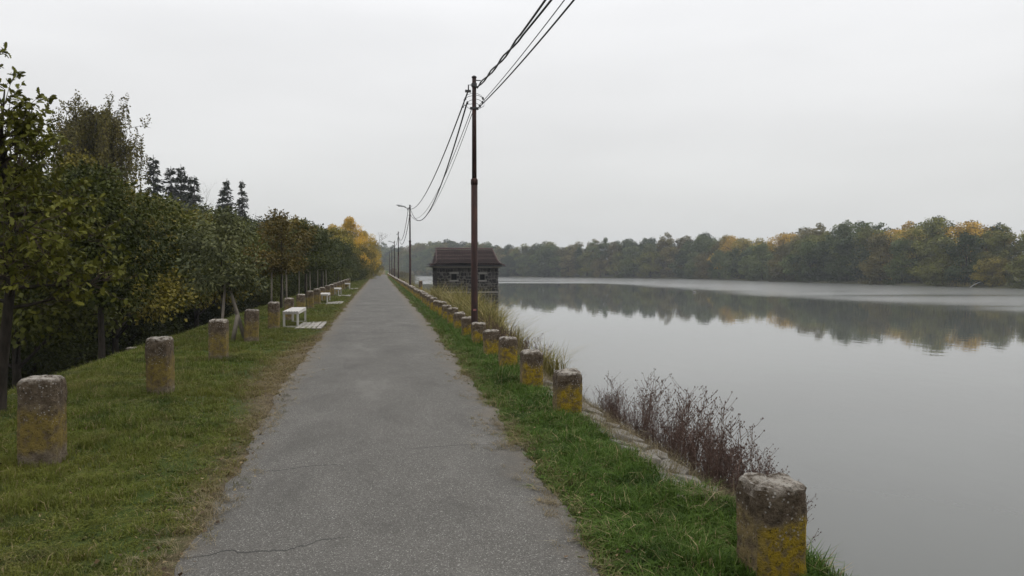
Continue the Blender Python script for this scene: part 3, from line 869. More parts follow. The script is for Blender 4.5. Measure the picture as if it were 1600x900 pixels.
    fl.build('hip_ridge', TILE, rf, True)
    MB().tube([(cx - 2.46, cy, 3.37), (cx + 2.46, cy, 3.37)], .075, 8).build('ridge', TILE, rf, True)
    # tiles: overlapping curved courses, front, back, two sides
    prof = []
    for k in range(14):
        t = k / 13.0
        L = [0, .16, .33, 1.0]
        j = 0 if t < L[1] else (1 if t < L[2] else 2)
        f_ = (t - L[j]) / (L[j + 1] - L[j])
        a, b = rings[j], rings[j + 1]
        prof.append(tuple(a[i] + (b[i] - a[i]) * f_ for i in range(3)))
    tl = MB()
    for side in ('f', 'b', 'l', 'r'):
        for k in range(13):
            (hx0, hy0, z0), (hx1, hy1, z1) = prof[k], prof[k + 1]
            half0, half1 = (hx0, hx1) if side in 'fb' else (hy0, hy1)
            d0, d1 = (hy0, hy1) if side in 'fb' else (hx0, hx1)
            nt_ = max(2, int(half0 * 2 / .21))
            for q in range(nt_):
                b = len(tl.V)
                for (half, dd, zz, lift) in ((half0, d0, z0, .095), (half1, d1, z1 + .01, .012)):
                    for s_ in range(4):
                        t = (q + s_ / 3.0 * .96) / nt_
                        u = -half + 2 * half * t
                        lf = lift + .028 * math.sin(math.pi * s_ / 3.0)
                        sg = -1 if side in 'fl' else 1
                        if side in 'fb': tl.V.append((cx + u, cy + sg * (dd + lf * .5), zz + lf))
                        else: tl.V.append((cx + sg * (dd + lf * .5), cy + u, zz + lf))
                for s_ in range(3): tl.F.append((b + s_, b + s_ + 1, b + 4 + s_ + 1, b + 4 + s_))
    tag(tl.build('roof_tiles', TILE, rf), kind='stuff')
    return tag(e, 'small dark stone house with red tiled hipped roof standing in the lake', 'building')
house()

# ------------------------------------------------------------------ benches and paver pads
def bench():
    e = empty('bench', (0, 0, 0))
    L, W, Hh = 2.25, 0.44, 0.45
    for k in range(6):
        MB().box((-W / 2 + W * (k + .5) / 6, 0, Hh), (W / 6 * .68, L, 0.03)).build('slat', WHITE, e)
    for yy in (-L / 2 + .1, L / 2 - .1):
        MB().box((0, yy, Hh - .045), (W * .98, .06, .05)).build('cross_rail', WHITE, e)
        for x in (-W / 2 + .035, W / 2 - .035): MB().box((x, yy, (Hh - .07) / 2 + .02), (.055, .055, Hh - .11)).build('leg', WHITE, e)
        MB().box((0, yy, .02), (W, .06, .05)).build('foot_rail', WHITE, e)
    for x in (-W / 2 + .01, W / 2 - .01): MB().box((x, 0, Hh - .045), (.03, L - .27, .045)).build('side_rail', WHITE, e)
    return e
b0 = bench()
pav = bevel(MB().box((0, 0, 0), (0.118, 0.46, 0.06)).mesh('paver', PAVER), .006)
bs = [(-2.45, 22.4, 'white slatted bench nearest the camera beside a paver pad'), (-2.62, 36.6, 'white slatted bench among grass side posts, second along the path'),
      (-2.6, 46.5, 'small white bench farther down the grass strip, third along the path'), (-2.62, 62, 'farthest white bench by the last posts before the bushes')]
pads = ['pale paver pad on the grass beside the nearest bench', 'pale paver pad beside the second bench', 'thin looking paver pad beside the third bench', 'farthest paver pad beside the last bench']
rp = random.Random(9)
for i, (x, yy, lab) in enumerate(bs):
    o = b0 if i == 0 else copy_tree(b0)
    o.location = (x, yy, 0.0); o.rotation_euler.z = rp.uniform(-.02, .02)
    tag(o, lab, 'bench', 'white benches on the grass strip')
    pd = empty('paver_pad', (x + 0.53, yy - 0.65, 0))
    MB().box((0, 0, -0.02), (0.72, 2.46, 0.05)).build('bedding', simple('bedding_sand', (0.05, 0.045, 0.032), 0.95), pd)
    for cx_ in range(5):
        for cy_ in range(5):
            q = link('paver', pav, pd); q.location = (-0.284 + cx_ * 0.142, -0.98 + cy_ * 0.49, 0.022 + rp.uniform(-.006, .008)); q.rotation_euler = (rp.uniform(-.02, .02), rp.uniform(-.03, .03), rp.uniform(-.02, .02))
    tag(pd, pads[i], 'paving', 'paver pads beside the benches')

# ------------------------------------------------------------------ near oak
OAKP = [(0, 0), (.06, .10), (.16, .20), (.10, .30), (.26, .42), (.16, .52), (.28, .66), (.16, .74), (.18, .88), (0, 1.0)]
outline = OAKP + [(-a, b) for a, b in OAKP[-2:0:-1]]
OUT = np.array(outline)
def oak():
    rs = np.random.default_rng(44)
    e = empty('oak_tree', (-4.32, 9.35, -0.05))
    tk, tw = MB(), MB()
    trunk = [Vector(p) for p in ((0, 0, -.3), (0, 0, 0), (.03, 0, .5), (.12, -.05, 1.1), (.20, -.1, 1.6), (.26, -.2, 2.2), (.22, -.3, 2.9), (.24, -.36, 3.25), (.32, -.45, 3.65))]
    tk.tube(trunk, [.085, .072, .062, .055, .05, .04, .028, .018, .007], 10)
    leaves = []      # (base, axis, size, tint)
    def twig(b, d, L, r_):
        """a shoot with leaves clustered at its end"""
        P = [b]; dd = d.copy()
        for k in range(4):
            dd = dd + Vector(rs.normal(size=3)) * .22; dd.z += .04; dd.normalize(); P.append(P[-1] + dd * L / 4)
        tw.tube(P, [r_, r_ * .8, r_ * .6, r_ * .45, r_ * .25], 4, False)
        ct = rs.random() * .6
        for k in range(rs.integers(8, 13)):
            t = 0.35 + .65 * rs.random() ** .5
            q = t * 4; i = min(3, int(q)); p = P[i].lerp(P[i + 1], q - i)
            ax = dd * .5 + Vector(rs.normal(size=3)) * .75; ax.z -= .22
            leaves.append((p, ax.normalized(), .062 + .042 * rs.random(), min(1, ct + .4 * rs.random())))
    def limb(b, d, L, r_, n):
        P = [b]; dd = d.copy()
        for k in range(6):
            dd = dd + Vector(rs.normal(size=3)) * .14; dd.z += .02; dd.normalize(); P.append(P[-1] + dd * L / 6)
        tk.tube(P, [r_ * (1 - .85 * k / 6) for k in range(7)], 6, False)
        for k in range(n):
            t = .22 + .78 * (k + rs.random()) / n
            q = min(5.99, t * 6); i = int(q); p = P[i].lerp(P[i + 1], q - i)
            sd_ = Vector(rs.normal(size=3)); sd_.z += .25; sd_ = (sd_.normalized() * .9 + dd * .6).normalized()
            L2 = .28 + .34 * rs.random()
            twig(p, sd_, L2, .006)
            if rs.random() < .65:
                s2 = Vector(rs.normal(size=3)).normalized(); twig(p + sd_ * L2 * .4, (sd_ + s2 * .9).normalized(), .3, .005)
        twig(P[-1], dd, .35, .006)
    hts = np.linspace(1.25, 3.3, 27)
    for k, hz in enumerate(hts):
        i = max(j for j in range(len(trunk)) if trunk[j].z <= hz); i = min(i, len(trunk) - 2)
        b = trunk[i].lerp(trunk[i + 1], (hz - trunk[i].z) / (trunk[i + 1].z - trunk[i].z))
        an = k * 2.4 + rs.normal() * .25
        el = .05 + .5 * (hz - 1.2) / 2.2 + rs.normal() * .12
        L = max(.10, min(1.08, 1.5 * (3.62 - hz) / 1.75 - .32)) * (.75 + .35 * rs.random())
        d = Vector((math.cos(an) * math.cos(el), math.sin(an) * math.cos(el), math.sin(el)))
        limb(b, d, L, .026, int(9 + L * 7))
    limb(trunk[-2], (trunk[-1] - trunk[-2]).normalized(), .62, .012, 5)
    limb(trunk[-3], Vector((.45, -.1, .9)).normalized(), .55, .010, 5)
    n = len(leaves); m_ = len(OUT)
    P = np.array([l[0] for l in leaves]); A = np.array([l[1] for l in leaves]); Sz = np.array([l[2] for l in leaves]); Tn = np.array([l[3] for l in leaves])
    Nn = rs.normal(size=(n, 3)) * .55; Nn[:, 2] += .8
    B = np.cross(A, Nn); B /= np.linalg.norm(B, axis=1)[:, None]; Nn = np.cross(B, A)
    curl = rs.normal(size=n) * .15 + .1
    V = (P[:, None, :] + A[:, None, :] * (OUT[None, :, 1:2] * Sz[:, None, None]) + B[:, None, :] * (OUT[None, :, 0:1] * Sz[:, None, None])
         + Nn[:, None, :] * ((np.abs(OUT[None, :, 0:1]) * .5 - OUT[None, :, 1:2] ** 2 * curl[:, None, None]) * Sz[:, None, None]))
    cr_ = link('crown', mesh_np('oak_crown', V.reshape(-1, 3), m_, LEAF, Tn), e); cr_.color = (0.078, 0.084, 0.019, 1)
    tk.build('trunk', BARK, e, True); tw.build('twigs', TWIG, e)
    return tag(e, 'young oak with lobed green yellow leaves at the left edge behind the nearest post', 'tree')
oak()

# ------------------------------------------------------------------ trees below the dam on the left
DG, MG, OG, YG = (0.032, 0.040, 0.011), (0.058, 0.066, 0.016), (0.105, 0.096, 0.022), (0.20, 0.175, 0.035)
GG, RB, YE, OR = (0.078, 0.090, 0.038), (0.100, 0.092, 0.034), (0.36, 0.26, 0.045), (0.44, 0.30, 0.045)
left = [
    ('stem1', -6.6, 19.2, 4.6, DG, 0.9, 'dark green tree with a black trunk standing at the shoulder of the slope'),
    ('stem2', -9.6, 21.8, 5.2, MG, 1.0, 'dark green tree right behind the oak crown'),
    ('tall1', -11.9, 27.5, 6.6, MG, 0.95, 'green tree under the weeping birch, left of the dark trunk tree'),
    ('tall1', -12.3, 33.0, 7.6, OG, 0.9, 'olive tree directly left of the weeping birch'),
    ('stem2', -9.4, 28.5, 5.6, OG, 1.0, 'olive bushy tree below the weeping birch on the right'),
    ('stem1', -9.3, 34.0, 5.4, MG, 1.1, 'rounded mid green tree on the slope, right of the birch'),
    ('bush1', -10.4, 24.8, 2.0, DG, 1.0, 'low dark bush behind the second grass side post'),
    ('bush2', -10.2, 31.0, 2.2, DG, 1.1, 'low dark bush behind the staked silvery tree'),
    ('bush1', -11.2, 37.0, 1.8, DG, 1.0, 'dark shrub under the trees behind the nearest bench'),
    ('stem2', -9.3, 40.0, 5.4, OG, 1.0, 'olive green tree below the left group of spruces'),
    ('stem1', -9.9, 46.5, 5.7, MG, 1.1, 'mid green tree below the pair of spruces'),
    ('bush2', -9.4, 44.0, 2.2, DG, 1.1, 'dark shrub behind the orange leaved young tree'),
    ('round2', -7.7, 49.0, 4.8, MG, 1.0, 'green tree just left of the orange tinted young tree'),
    ('round1', -9.5, 55.5, 5.7, GG, 1.1, 'grey green tree behind the orange tinted young tree'),
    ('bush1', -6.2, 52.0, 3.2, DG, 1.1, 'dark shrub behind the second bench'),
    ('round2', -8.6, 64.0, 6.3, GG, 1.1, 'grey green tree with ragged top right of the orange young tree'),
    ('bush1', -5.9, 61.0, 4.0, DG, 1.1, 'dark bush behind the third bench'),
    ('round1', -8.0, 74.0, 7.2, YG, 1.1, 'yellowing green tree in the middle of the left wood'),
    ('bush2', -5.6, 70.0, 4.6, MG, 1.1, 'green bush behind the last grass side posts'),
    ('bush1', -5.2, 78.0, 5.0, DG, 1.1, 'dark green bush near the path where the posts end'),
    ('round2', -7.0, 85.0, 7.4, OG, 1.1, 'olive tree left of the bright yellow trees'),
    ('bush2', -4.6, 86.0, 5.0, MG, 1.1, 'green bush leaning towards the path beyond the benches'),
    ('round1', -5.6, 96.0, 7.5, YG, 1.1, 'yellow green tree just left of the orange yellow tree'),
    ('bush1', -4.3, 95.0, 4.8, DG, 1.1, 'dark bush low beside the path before the yellow trees'),
    ('round2', -4.9, 106.0, 8.0, OG, 1.0, 'olive tree under the orange yellow crown'),
    ('bush2', -3.9, 108.0, 5.2, MG, 1.1, 'green bush beneath the yellow trees at the path edge'),
    ('tall1', -4.5, 118.0, 11.0, OR, 1.0, 'bright orange yellow tree, the tallest near the path end'),
    ('bush1', -3.5, 121.0, 6.0, OG, 1.1, 'olive bush below the bright orange yellow tree'),
    ('tall1', -7.6, 124.0, 10.2, YE, 1.0, 'yellow tree left of the tallest orange one'),
    ('round1', -2.6, 135.0, 9.2, YE, 0.85, 'yellow tree closest to the path end'),
    ('bush2', -2.9, 134.0, 6.0, OG, 1.0, 'olive bush at the foot of the last yellow tree'),
    ('round2', -1.9, 152.0, 8.3, YG, 0.8, 'small yellow green tree hanging over the end of the path'),
    ('bush1', -2.4, 166.0, 6.0, OG, 1.0, 'last olive bush where the path disappears'),
]
for i, (k, x, yy, top, col, wd, lab) in enumerate(left):
    plant_tree('bush' if 'bush' in k else 'broadleaf_tree', k, x, yy, top, col, lab, 'bush' if 'bush' in k else 'tree', 'trees and bushes on the land side of the dam', wd)
# deeper wood: rows that close the view between the trunks
rw = random.Random(77)
deep = []
for (x, yy, top) in [(-15.5, 34.0, 5.2), (-18, 38, 6.0), (-15.8, 47, 7.0), (-19.5, 47, 8.0), (-22, 52, 8.2), (-14.5, 54, 6.4), (-18.5, 60, 8.4), (-24, 66, 9.5), (-14.2, 64, 6.8), (-19, 74, 9.0),
                     (-26, 82, 11.0), (-13.5, 76, 7.4), (-17.5, 90, 9.6), (-12.5, 90, 8.4), (-22, 96, 10.6), (-14, 108, 9.8), (-10.5, 104, 8.8), (-18, 118, 10.4), (-11.5, 128, 9.9), (-31, 98, 13.0), (-36, 92, 14.0), (-28, 74, 10.5), (-33, 84, 12.8)]:
    deep.append((x, yy, top))
deep.sort(key=lambda d: d[0] / d[1])
for i, (x, yy, top) in enumerate(deep):
    plant_tree('woodland_tree', rw.choice(['round1', 'round2', 'tall1', 'bush1']), x, yy, top, rw.choice([DG, DG, MG, OG]),
               f'dim tree in the back of the left wood, {ordinal(i + 1)} from the left there', 'tree', 'trees deeper in the left wood', rw.uniform(1.05, 1.35))
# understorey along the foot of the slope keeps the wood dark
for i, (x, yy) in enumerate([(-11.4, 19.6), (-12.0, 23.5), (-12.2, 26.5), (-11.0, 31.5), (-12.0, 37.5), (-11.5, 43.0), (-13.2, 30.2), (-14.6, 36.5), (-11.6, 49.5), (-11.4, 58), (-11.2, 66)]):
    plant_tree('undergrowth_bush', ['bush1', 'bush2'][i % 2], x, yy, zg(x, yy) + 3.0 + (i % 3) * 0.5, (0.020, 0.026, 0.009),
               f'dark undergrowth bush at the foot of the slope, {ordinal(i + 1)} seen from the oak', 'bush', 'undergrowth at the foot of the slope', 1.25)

# weeping birch: hanging reddish strands
def weeping(x, yy, top):
    rs = np.random.default_rng(5)
    z0 = zg(x, yy) - .2; Hh = top - z0
    e = empty('weeping_birch', (x, yy, z0))
    tk, tw = MB(), MB()
    tr = [Vector((0.12 * math.sin(k), .1 * math.cos(k * 1.3), Hh * .97 * k / 9)) for k in range(10)]
    tk.tube(tr, [.2 * (1 - .9 * k / 9) for k in range(10)], 8)
    Q, TT = [], []
    for k in range(110):
        hz = Hh * (.42 + .57 * rs.random() ** .8)
        i = min(8, int(hz / (Hh * .97) * 9)); b = tr[i].lerp(tr[i + 1], hz / (Hh * .97) * 9 - i)
        an = rs.random() * 6.28; u = (hz / Hh - .42) / .57
        L = (.9 + 3.1 * math.sqrt(max(0, 1 - u ** 3))) * (.6 + .45 * rs.random())
        d = Vector((math.cos(an), math.sin(an), 1.1 + .5 * rs.random())).normalized()
        P = [b]
        for q in range(6):
            d.z -= .15; d += Vector(rs.normal(size=3)) * .10; d.normalize(); P.append(P[-1] + d * L / 6)
        tk.tube(P, [.030 * (1 - .85 * q / 6) for q in range(7)], 4, False)
        for q in range(7):
            f_ = 1 + 4.9 * rs.random(); j = int(f_); p = P[j].lerp(P[j + 1], f_ - j)
            up_ = Vector((rs.normal() * .35, rs.normal() * .35, 1)).normalized(); LL = .25 + .5 * rs.random(); n = int(14 + 26 * LL); s_ = rs.random(n)
            tw.tube([p, p + up_ * LL], [.006, .002], 3, False)
            pp = np.array(p) + np.outer(s_ * LL, np.array(up_)) + rs.normal(size=(n, 3)) * .06
            A = rs.normal(size=(n, 3)); Ls = .10 * (.7 + .6 * rs.random(n))
            Q.append(leaf_quads(pp, A, rs.normal(size=(n, 3)), Ls, Ls * .4, None)); TT.append(np.clip(.2 + .5 * rs.random(n), 0, 1))
        for q in range(14):
            t = .25 + .75 * rs.random(); f_ = min(5.99, t * 6); j = int(f_); p = P[j].lerp(P[j + 1], f_ - j)
            LL = .7 + 1.5 * rs.random()
            dx, dy = rs.normal() * .12, rs.normal() * .12
            S_ = [p + Vector((dx * s_, dy * s_, -LL * s_ + .12 * math.sin(s_ * 2))) for s_ in (0, .33, .66, 1.0)]
            tw.tube(S_, [.008, .006, .005, .003], 3, False)
            n = int(22 * LL)
            s_ = rs.random(n)
            pp = np.array(p) + np.stack([dx * s_, dy * s_, -LL * s_], 1) + rs.normal(size=(n, 3)) * .045
            A = rs.normal(size=(n, 3)) * .5; A[:, 2] -= 1
            Nn = rs.normal(size=(n, 3)); Ls = .10 * (.7 + .6 * rs.random(n))
            Q.append(leaf_quads(pp, A, Nn, Ls, Ls * .36, None)); TT.append(np.clip(.2 + .6 * rs.random() + rs.normal(size=n) * .15, 0, 1))
    c_ = link('crown', mesh_np('birch_crown', np.concatenate(Q), 4, LEAF, np.concatenate(TT)), e); c_.color = (*RB, 1)
    tk.build('trunk', BARK, e, True); tw.build('strands', TWIG, e)
    return tag(e, 'tall weeping birch with hanging reddish brown shoots above the left wood', 'tree')
weeping(-14.6, 42, 9.5)

# spruces
def spruce_mesh(key, seed, h, rad):
    rs = np.random.default_rng(seed)
    Q, TT = [], []
    tk = MB().tube([(0, 0, -.5), (0, 0, h * .5), (0, 0, h)], [.22, .13, .02], 7)
    z = h * .12
    while z < h * .985:
        u = 1 - z / h
        n = int(4 + 4 * u)
        zw = z
        for k in range(n):
            z = zw + rs.uniform(-.3, .3)
            an = rs.random() * 6.28
            L = rad * u * (.45 + .65 * rs.random()) + .10
            d = np.array([math.cos(an), math.sin(an), 0.0])
            m_ = int(6 + L * 15)
            t = rs.random(m_)
            droop = -.42 * t * L + .20 * (t ** 2) * L + rs.normal(size=m_) * .10
            P = np.outer(t * L, d) + np.array([0, 0, z]) + np.stack([np.zeros(m_), np.zeros(m_), droop], 1)
            side = np.array([-d[1], d[0], 0])
            P += np.outer(rs.normal(size=m_) * .12 * L * (1 - t * .6), side)
            A = d * .8 + rs.normal(size=(m_, 3)) * .35; A[:, 2] -= .25
            A += np.outer(rs.normal(size=m_) * .5, side)
            Nn = rs.normal(size=(m_, 3)) * .4; Nn[:, 2] += 1
            Ls = .46 * (.6 + .6 * rs.random(m_))
            Q.append(leaf_quads(P, A, Nn, Ls, Ls * .22, None)); TT.append(np.clip(rs.random(m_) * .6 + rs.random() * .4, 0, 1))
            tk.tube([(0, 0, z), tuple(d * L * .5 + np.array([0, 0, z - .11 * L])), tuple(d * L + np.array([0, 0, z - .14 * L]))], [.03, .02, .008], 3, False)
        z = zw + .24 + .16 * rs.random()
    return mesh_np(key + '_crown', np.concatenate(Q), 4, LEAF, np.concatenate(TT)), tk.mesh(key + '_trunk', BARK, True)
SP = [spruce_mesh('spruce_a', 61, 18, 5.6), spruce_mesh('spruce_b', 62, 18, 4.2)]
for i, (x, yy, top, which, wd, lab) in enumerate([
    (-30.9, 110, 16.8, 0, 1.2, 'dark spruce at the left end of the skyline spruces, touching the birch'),
    (-29.4, 113, 15.7, 1, 1.2, 'narrow dark spruce second from the left on the skyline'),
    (-27.8, 112, 15.9, 0, 1.0, 'dark spruce in the middle of the skyline row'),
    (-26.4, 110, 14.2, 1, 1.2, 'short spruce right of the middle skyline spruce'),
    (-24.4, 105, 13.5, 1, 1.1, 'spruce beside the bare branched tree on the skyline'),
    (-22.6, 114, 12.8, 1, 1.1, 'low ragged spruce just left of the skyline pair'),
    (-21.2, 110, 13.8, 0, 0.95, 'fuller left spruce of the skyline pair'),
    (-18.8, 108, 13.4, 1, 0.85, 'slimmer right spruce of the skyline pair')]):
    z0 = zg(x, yy) - .2; s = (top + 0.7 - z0) / 18
    e = empty('spruce_tree', (x, yy, z0), i * 1.3, (s * wd, s * wd, s))
    c_ = link('crown', SP[which][0], e); c_.color = (0.020, 0.027, 0.013, 1)
    link('trunk', SP[which][1], e)
    tag(e, lab, 'spruce', 'dark spruces on the left skyline')

# bare trees
def bare(name, x, yy, top, label, seed):
    rs = random.Random(seed)
    z0 = zg(x, yy) - .2; Hh = top - z0
    mb = MB()
    def br(p, d, L, r_, lv):
        P = [p]
        for q in range(3):
            d = (d + Vector((rs.uniform(-.25, .25), rs.uniform(-.25, .25), rs.uniform(-.05, .2)))).normalized(); P.append(P[-1] + d * L / 3)
        mb.tube(P, [r_, r_ * .85, r_ * .7, r_ * .5], 4 if lv else 7, False)
        if lv < 5:
            for q in range(3 if lv else 4):
                a = rs.uniform(0, 6.28); br(P[rs.choice([2, 3])], (d + Vector((math.cos(a), math.sin(a), .25)) * .75).normalized(), L * rs.uniform(.55, .75), r_ * .5, lv + 1)
    br(Vector((0, 0, 0)), Vector((0, 0, 1)), Hh * .42, .16, 0)
    e = empty(name, (x, yy, z0))
    mb.build('branches', simple('pale_twigs', (0.15, 0.135, 0.12), .9), e)
    return tag(e, label, 'tree')
bare('bare_tree', -23.2, 108, 14.6, 'leafless pale twigged tree between the spruces on the skyline', 3)
bare('bare_tree', -19.0, 128, 11.2, 'leafless pale tree right of the spruce pair', 8)
bare('bare_tree', -1.2, 148, 9.6, 'leafless branches rising right of the yellow trees', 12)

# staked young trees
def stake_frame(x, yy, label, tripod):
    e = empty('tree_stakes', (x, yy, 0))
    if tripod:
        apex = Vector((0.03, 0, 1.30))
        for (bx, by) in ((-.05, -.30), (0.55, -.15), (0.38, 0.5)):
            a2 = apex + Vector((bx * .1, by * .1, .03))
            MB().tube([(bx, by, zg(x + bx, yy + by) - .2), tuple(a2)], [.034, .030], 8).build('stake', STAKE, e, True)
        MB().tube([(0.2, -.2, .0), (0.33, -.28, .62)], [.05, .045], 7).build('low_stake', STAKE, e, True)
    else:
        pts = [(-.30, -.30), (.30, -.25), (0.05, .36)]
        for (bx, by) in pts: MB().tube([(bx, by, zg(x + bx, yy + by) - .2), (bx * .92, by * .92, 1.62)], [.036, .034], 8).build('stake', STAKE, e, True)
        for k in range(3):
            a, b = pts[k], pts[(k + 1) % 3]; MB().box(((a[0] + b[0]) / 2 * .92, (a[1] + b[1]) / 2 * .92, 1.60), (math.hypot(a[0] - b[0], a[1] - b[1]) * .98, .03, .05), Vector((a[0] - b[0], a[1] - b[1], 0)).to_track_quat('X', 'Z').to_matrix()).build('rail', STAKE, e)
    return tag(e, label, 'tree stakes', 'stakes around the young trees')
yt = [(-3.45, 17.5, 3.05, (0.085, 0.095, 0.055), 1.05, 'silvery green young tree on a tripod of stakes, nearest to the camera', 'leaning tripod of grey stakes behind the third grass side post', True),
      (-4.0, 31.2, 4.05, (0.095, 0.075, 0.026), 1.15, 'young tree with orange brown leaves between stakes behind the nearest bench', 'upright stakes with top rails behind the nearest bench', False),
      (-4.0, 41.5, 4.3, (0.055, 0.065, 0.024), 1.3, 'green young tree between stakes, third staked tree along the grass', 'third set of upright tree stakes along the grass strip', False),
      (-3.95, 53.0, 4.3, (0.050, 0.062, 0.026), 1.2, 'dark young tree between stakes behind the third bench', 'fourth set of tree stakes, behind the second bench', False),
      (-3.85, 71.0, 4.6, (0.046, 0.060, 0.025), 1.2, 'farthest staked young tree by the bushes', 'farthest set of tree stakes before the bushes', False)]
for (x, yy, top, col, wd, la, lb, tri) in yt:
    plant_tree('young_tree', 'young', x, yy, top, col, la, 'tree', 'staked young trees', wd)
    stake_frame(x, yy, lb, tri)

# ------------------------------------------------------------------ wood on the far shore
rf_ = random.Random(21)
def px_of(x, yy):
    a = math.atan2(x, yy) - R(10.2)
    return 800 + 1150 * math.tan(a)
far = []
for row, (off, sp, hh) in enumerate(((3.0, 8.2, 0.66), (10.0, 7.6, 0.92), (19.0, 9.5, 1.0))):
    s = 150 + row * 3.1
    while s < SC[-1] - 40:
        x, yy = shore(s, off + rf_.uniform(-1.5, 2.5))
        p = px_of(x, yy)
        if 585 < p < 1720 and yy > 60:
            H_ = (19.3 + 1.3 * fbm(s * .013, 4.4) * 2) * hh * rf_.uniform(.82, 1.10)
            if p < 1150: H_ *= 1.10
            if p > 1100: H_ *= 1 + min(1, (p - 1100) / 300) * .10
            if p < 780: H_ *= 1 + (780 - p) / 780 * 1.0
            far.append([row, p, x, yy, H_])
        s += sp * rf_.uniform(.75, 1.3)
ytop = [1150, 1195, 1230, 1392, 1420, 1500, 1585, 1600, 1640]
for row in range(3):
    L_ = sorted([f_ for f_ in far if f_[0] == row], key=lambda f_: f_[1])
    for i, (_, p, x, yy, H_) in enumerate(L_):
        near_y = min(abs(p - q) for q in ytop)
        col, cn = rf_.choice([((0.066, 0.092, 0.038), 'dark green'), ((0.095, 0.122, 0.055), 'grey green'), ((0.12, 0.130, 0.042), 'olive'), ((0.115, 0.105, 0.046), 'brownish'), ((0.045, 0.064, 0.032), 'very dark green')])
        if row > 0 and near_y < 16: col, cn = rf_.choice([((0.33, 0.23, 0.05), 'yellow'), ((0.22, 0.19, 0.05), 'yellow green')])
        if row == 0 and abs(p - 1540) < 14: col, cn = (0.17, 0.15, 0.04), 'yellow green'; H_ *= 0.8
        key = rf_.choice(['far1', 'far2', 'far4', 'far2'] if row == 0 else ['far1', 'far3', 'far5', 'far1', 'far2'])
        rowname = ['water edge', 'middle', 'back'][row]
        plant_tree('shore_tree', key, x, yy, WL + H_, col, f'{cn} far shore tree, {ordinal(i + 1)} from the left in its {rowname} row', 'tree', 'trees of the wood on the far shore', rf_.uniform(.85, 1.2) * (1.15 if row == 0 else 1), WL + 0.3 + row * .3, None, .3)
# low reeds on the far banks
def reed_bank(s0, s1, label, h):
    rs = np.random.default_rng(int(s0))
    n = int((s1 - s0) * 22)
    s = s0 + (s1 - s0) * rs.random(n); off = rs.random(n) * 2.6 - 0.6
    X = np.array([shore(a, b) for a, b in zip(s, off)])
    P = np.concatenate([X, np.full((n, 1), WL - .05)], 1)
    A = rs.normal(size=(n, 3)) * .25; A[:, 2] = 1
    Ls = h * (.5 + .7 * rs.random(n))
    me = mesh_np('reed_bank', leaf_quads(P, A, rs.normal(size=(n, 3)), Ls, Ls * .10, None), 4, LEAF, rs.random(n))
    o = link('reed_bank', me); o.color = (0.17, 0.155, 0.085, 1)
    return tag(o, label, 'reeds', None, 'stuff')
sa = lambda px: float(np.interp(px, sorted(px_of(*q) for q in S if q[1] > 50), [SC[i] for i in sorted([i for i in range(len(S)) if S[i][1] > 50], key=lambda i: px_of(*S[i]))]))
reed_bank(sa(690), sa(605), 'pale reed bank along the far shore left of the stone house', 3.4)
reed_bank(sa(1520), sa(1470), 'low pale reeds at the foot of the right far wood', 1.2)
reed_bank(sa(1380), sa(1345), 'small reed patch at the middle of the far wood', 1.1)
o = MB().tube([(141.2, 156.6, WL - .2), (141.6, 155.3, WL + .75), (142.0, 154.0, WL + 1.35)], [.09, .08, .04], 6).build('fallen_branch', simple('bleached_wood', (0.42, 0.41, 0.38), .8))
tag(o, 'bleached branch sticking out of the water at the right far shore', 'branch')
# water bird
def bird():
    V, F = [], []
    prof = [(-.42, .0, .16, .03), (-.30, 0, .13, .12), (-.1, 0, .12, .19), (.1, 0, .12, .19), (.24, 0, .15, .13), (.31, 0, .26, .07), (.33, 0, .42, .052), (.34, 0, .58, .048), (.38, 0, .68, .058), (.46, 0, .68, .045), (.56, 0, .65, .014)]
    n = 10
    for k, (x, yy, z, r_) in enumerate(prof):
        a = prof[max(0, k - 1)]; b = prof[min(len(prof) - 1, k + 1)]
        t = Vector((b[0] - a[0], 0, b[2] - a[2])).normalized(); u = Vector((0, 1, 0)); w_ = t.cross(u)
        for q in range(n):
            an = 2 * math.pi * q / n
            V.append(tuple(Vector((x, yy, z)) + u * math.cos(an) * r_ + w_ * math.sin(an) * r_))
    for k in range(len(prof) - 1):
        for q in range(n): F.append((k * n + q, k * n + (q + 1) % n, (k + 1) * n + (q + 1) % n, (k + 1) * n + q))
    F.append(tuple(range(n - 1, -1, -1))); F.append(tuple(len(V) - n + q for q in range(n)))
    o = link('water_bird', mesh('water_bird', V, F, simple('pale_plumage', (0.22, 0.21, 0.20), .8), True))
    o.location = (58.9, 131.5, WL - .02); o.rotation_euler.z = 2.6; o.scale = (.8, .8, .8)
    return tag(o, 'pale long necked bird swimming far out on the lake', 'bird')
bird()

# ------------------------------------------------------------------ stone facing of the bank, weeds and tufts
fc = empty('bank_facing', (0, 0, 0)); tag(fc, kind='structure')
rs_ = random.Random(13)
SMES = []
for k in range(7):
    bm = bmesh.new()
    n = rs_.choice([5, 6, 7])
    vs = []
    for q in range(n):
        an = 2 * math.pi * q / n + rs_.uniform(-.25, .25)
        vs.append(bm.verts.new((math.cos(an) * rs_.uniform(.42, .56), math.sin(an) * rs_.uniform(.42, .56), 0)))
    f_ = bm.faces.new(vs)
    ex = bmesh.ops.extrude_face_region(bm, geom=[f_])
    for g_ in ex['geom']:
        if isinstance(g_, bmesh.types.BMVert): g_.co.z += .30 + rs_.uniform(-.05, .05); g_.co.x *= .9; g_.co.y *= .9
    bmesh.ops.recalc_face_normals(bm, faces=bm.faces)
    me = bpy.data.meshes.new('stone'); bm.to_mesh(me); bm.free(); me.materials.append(FSTONE)
    bevel(me, .04, 2); SMES.append(me)
yy = 4.9
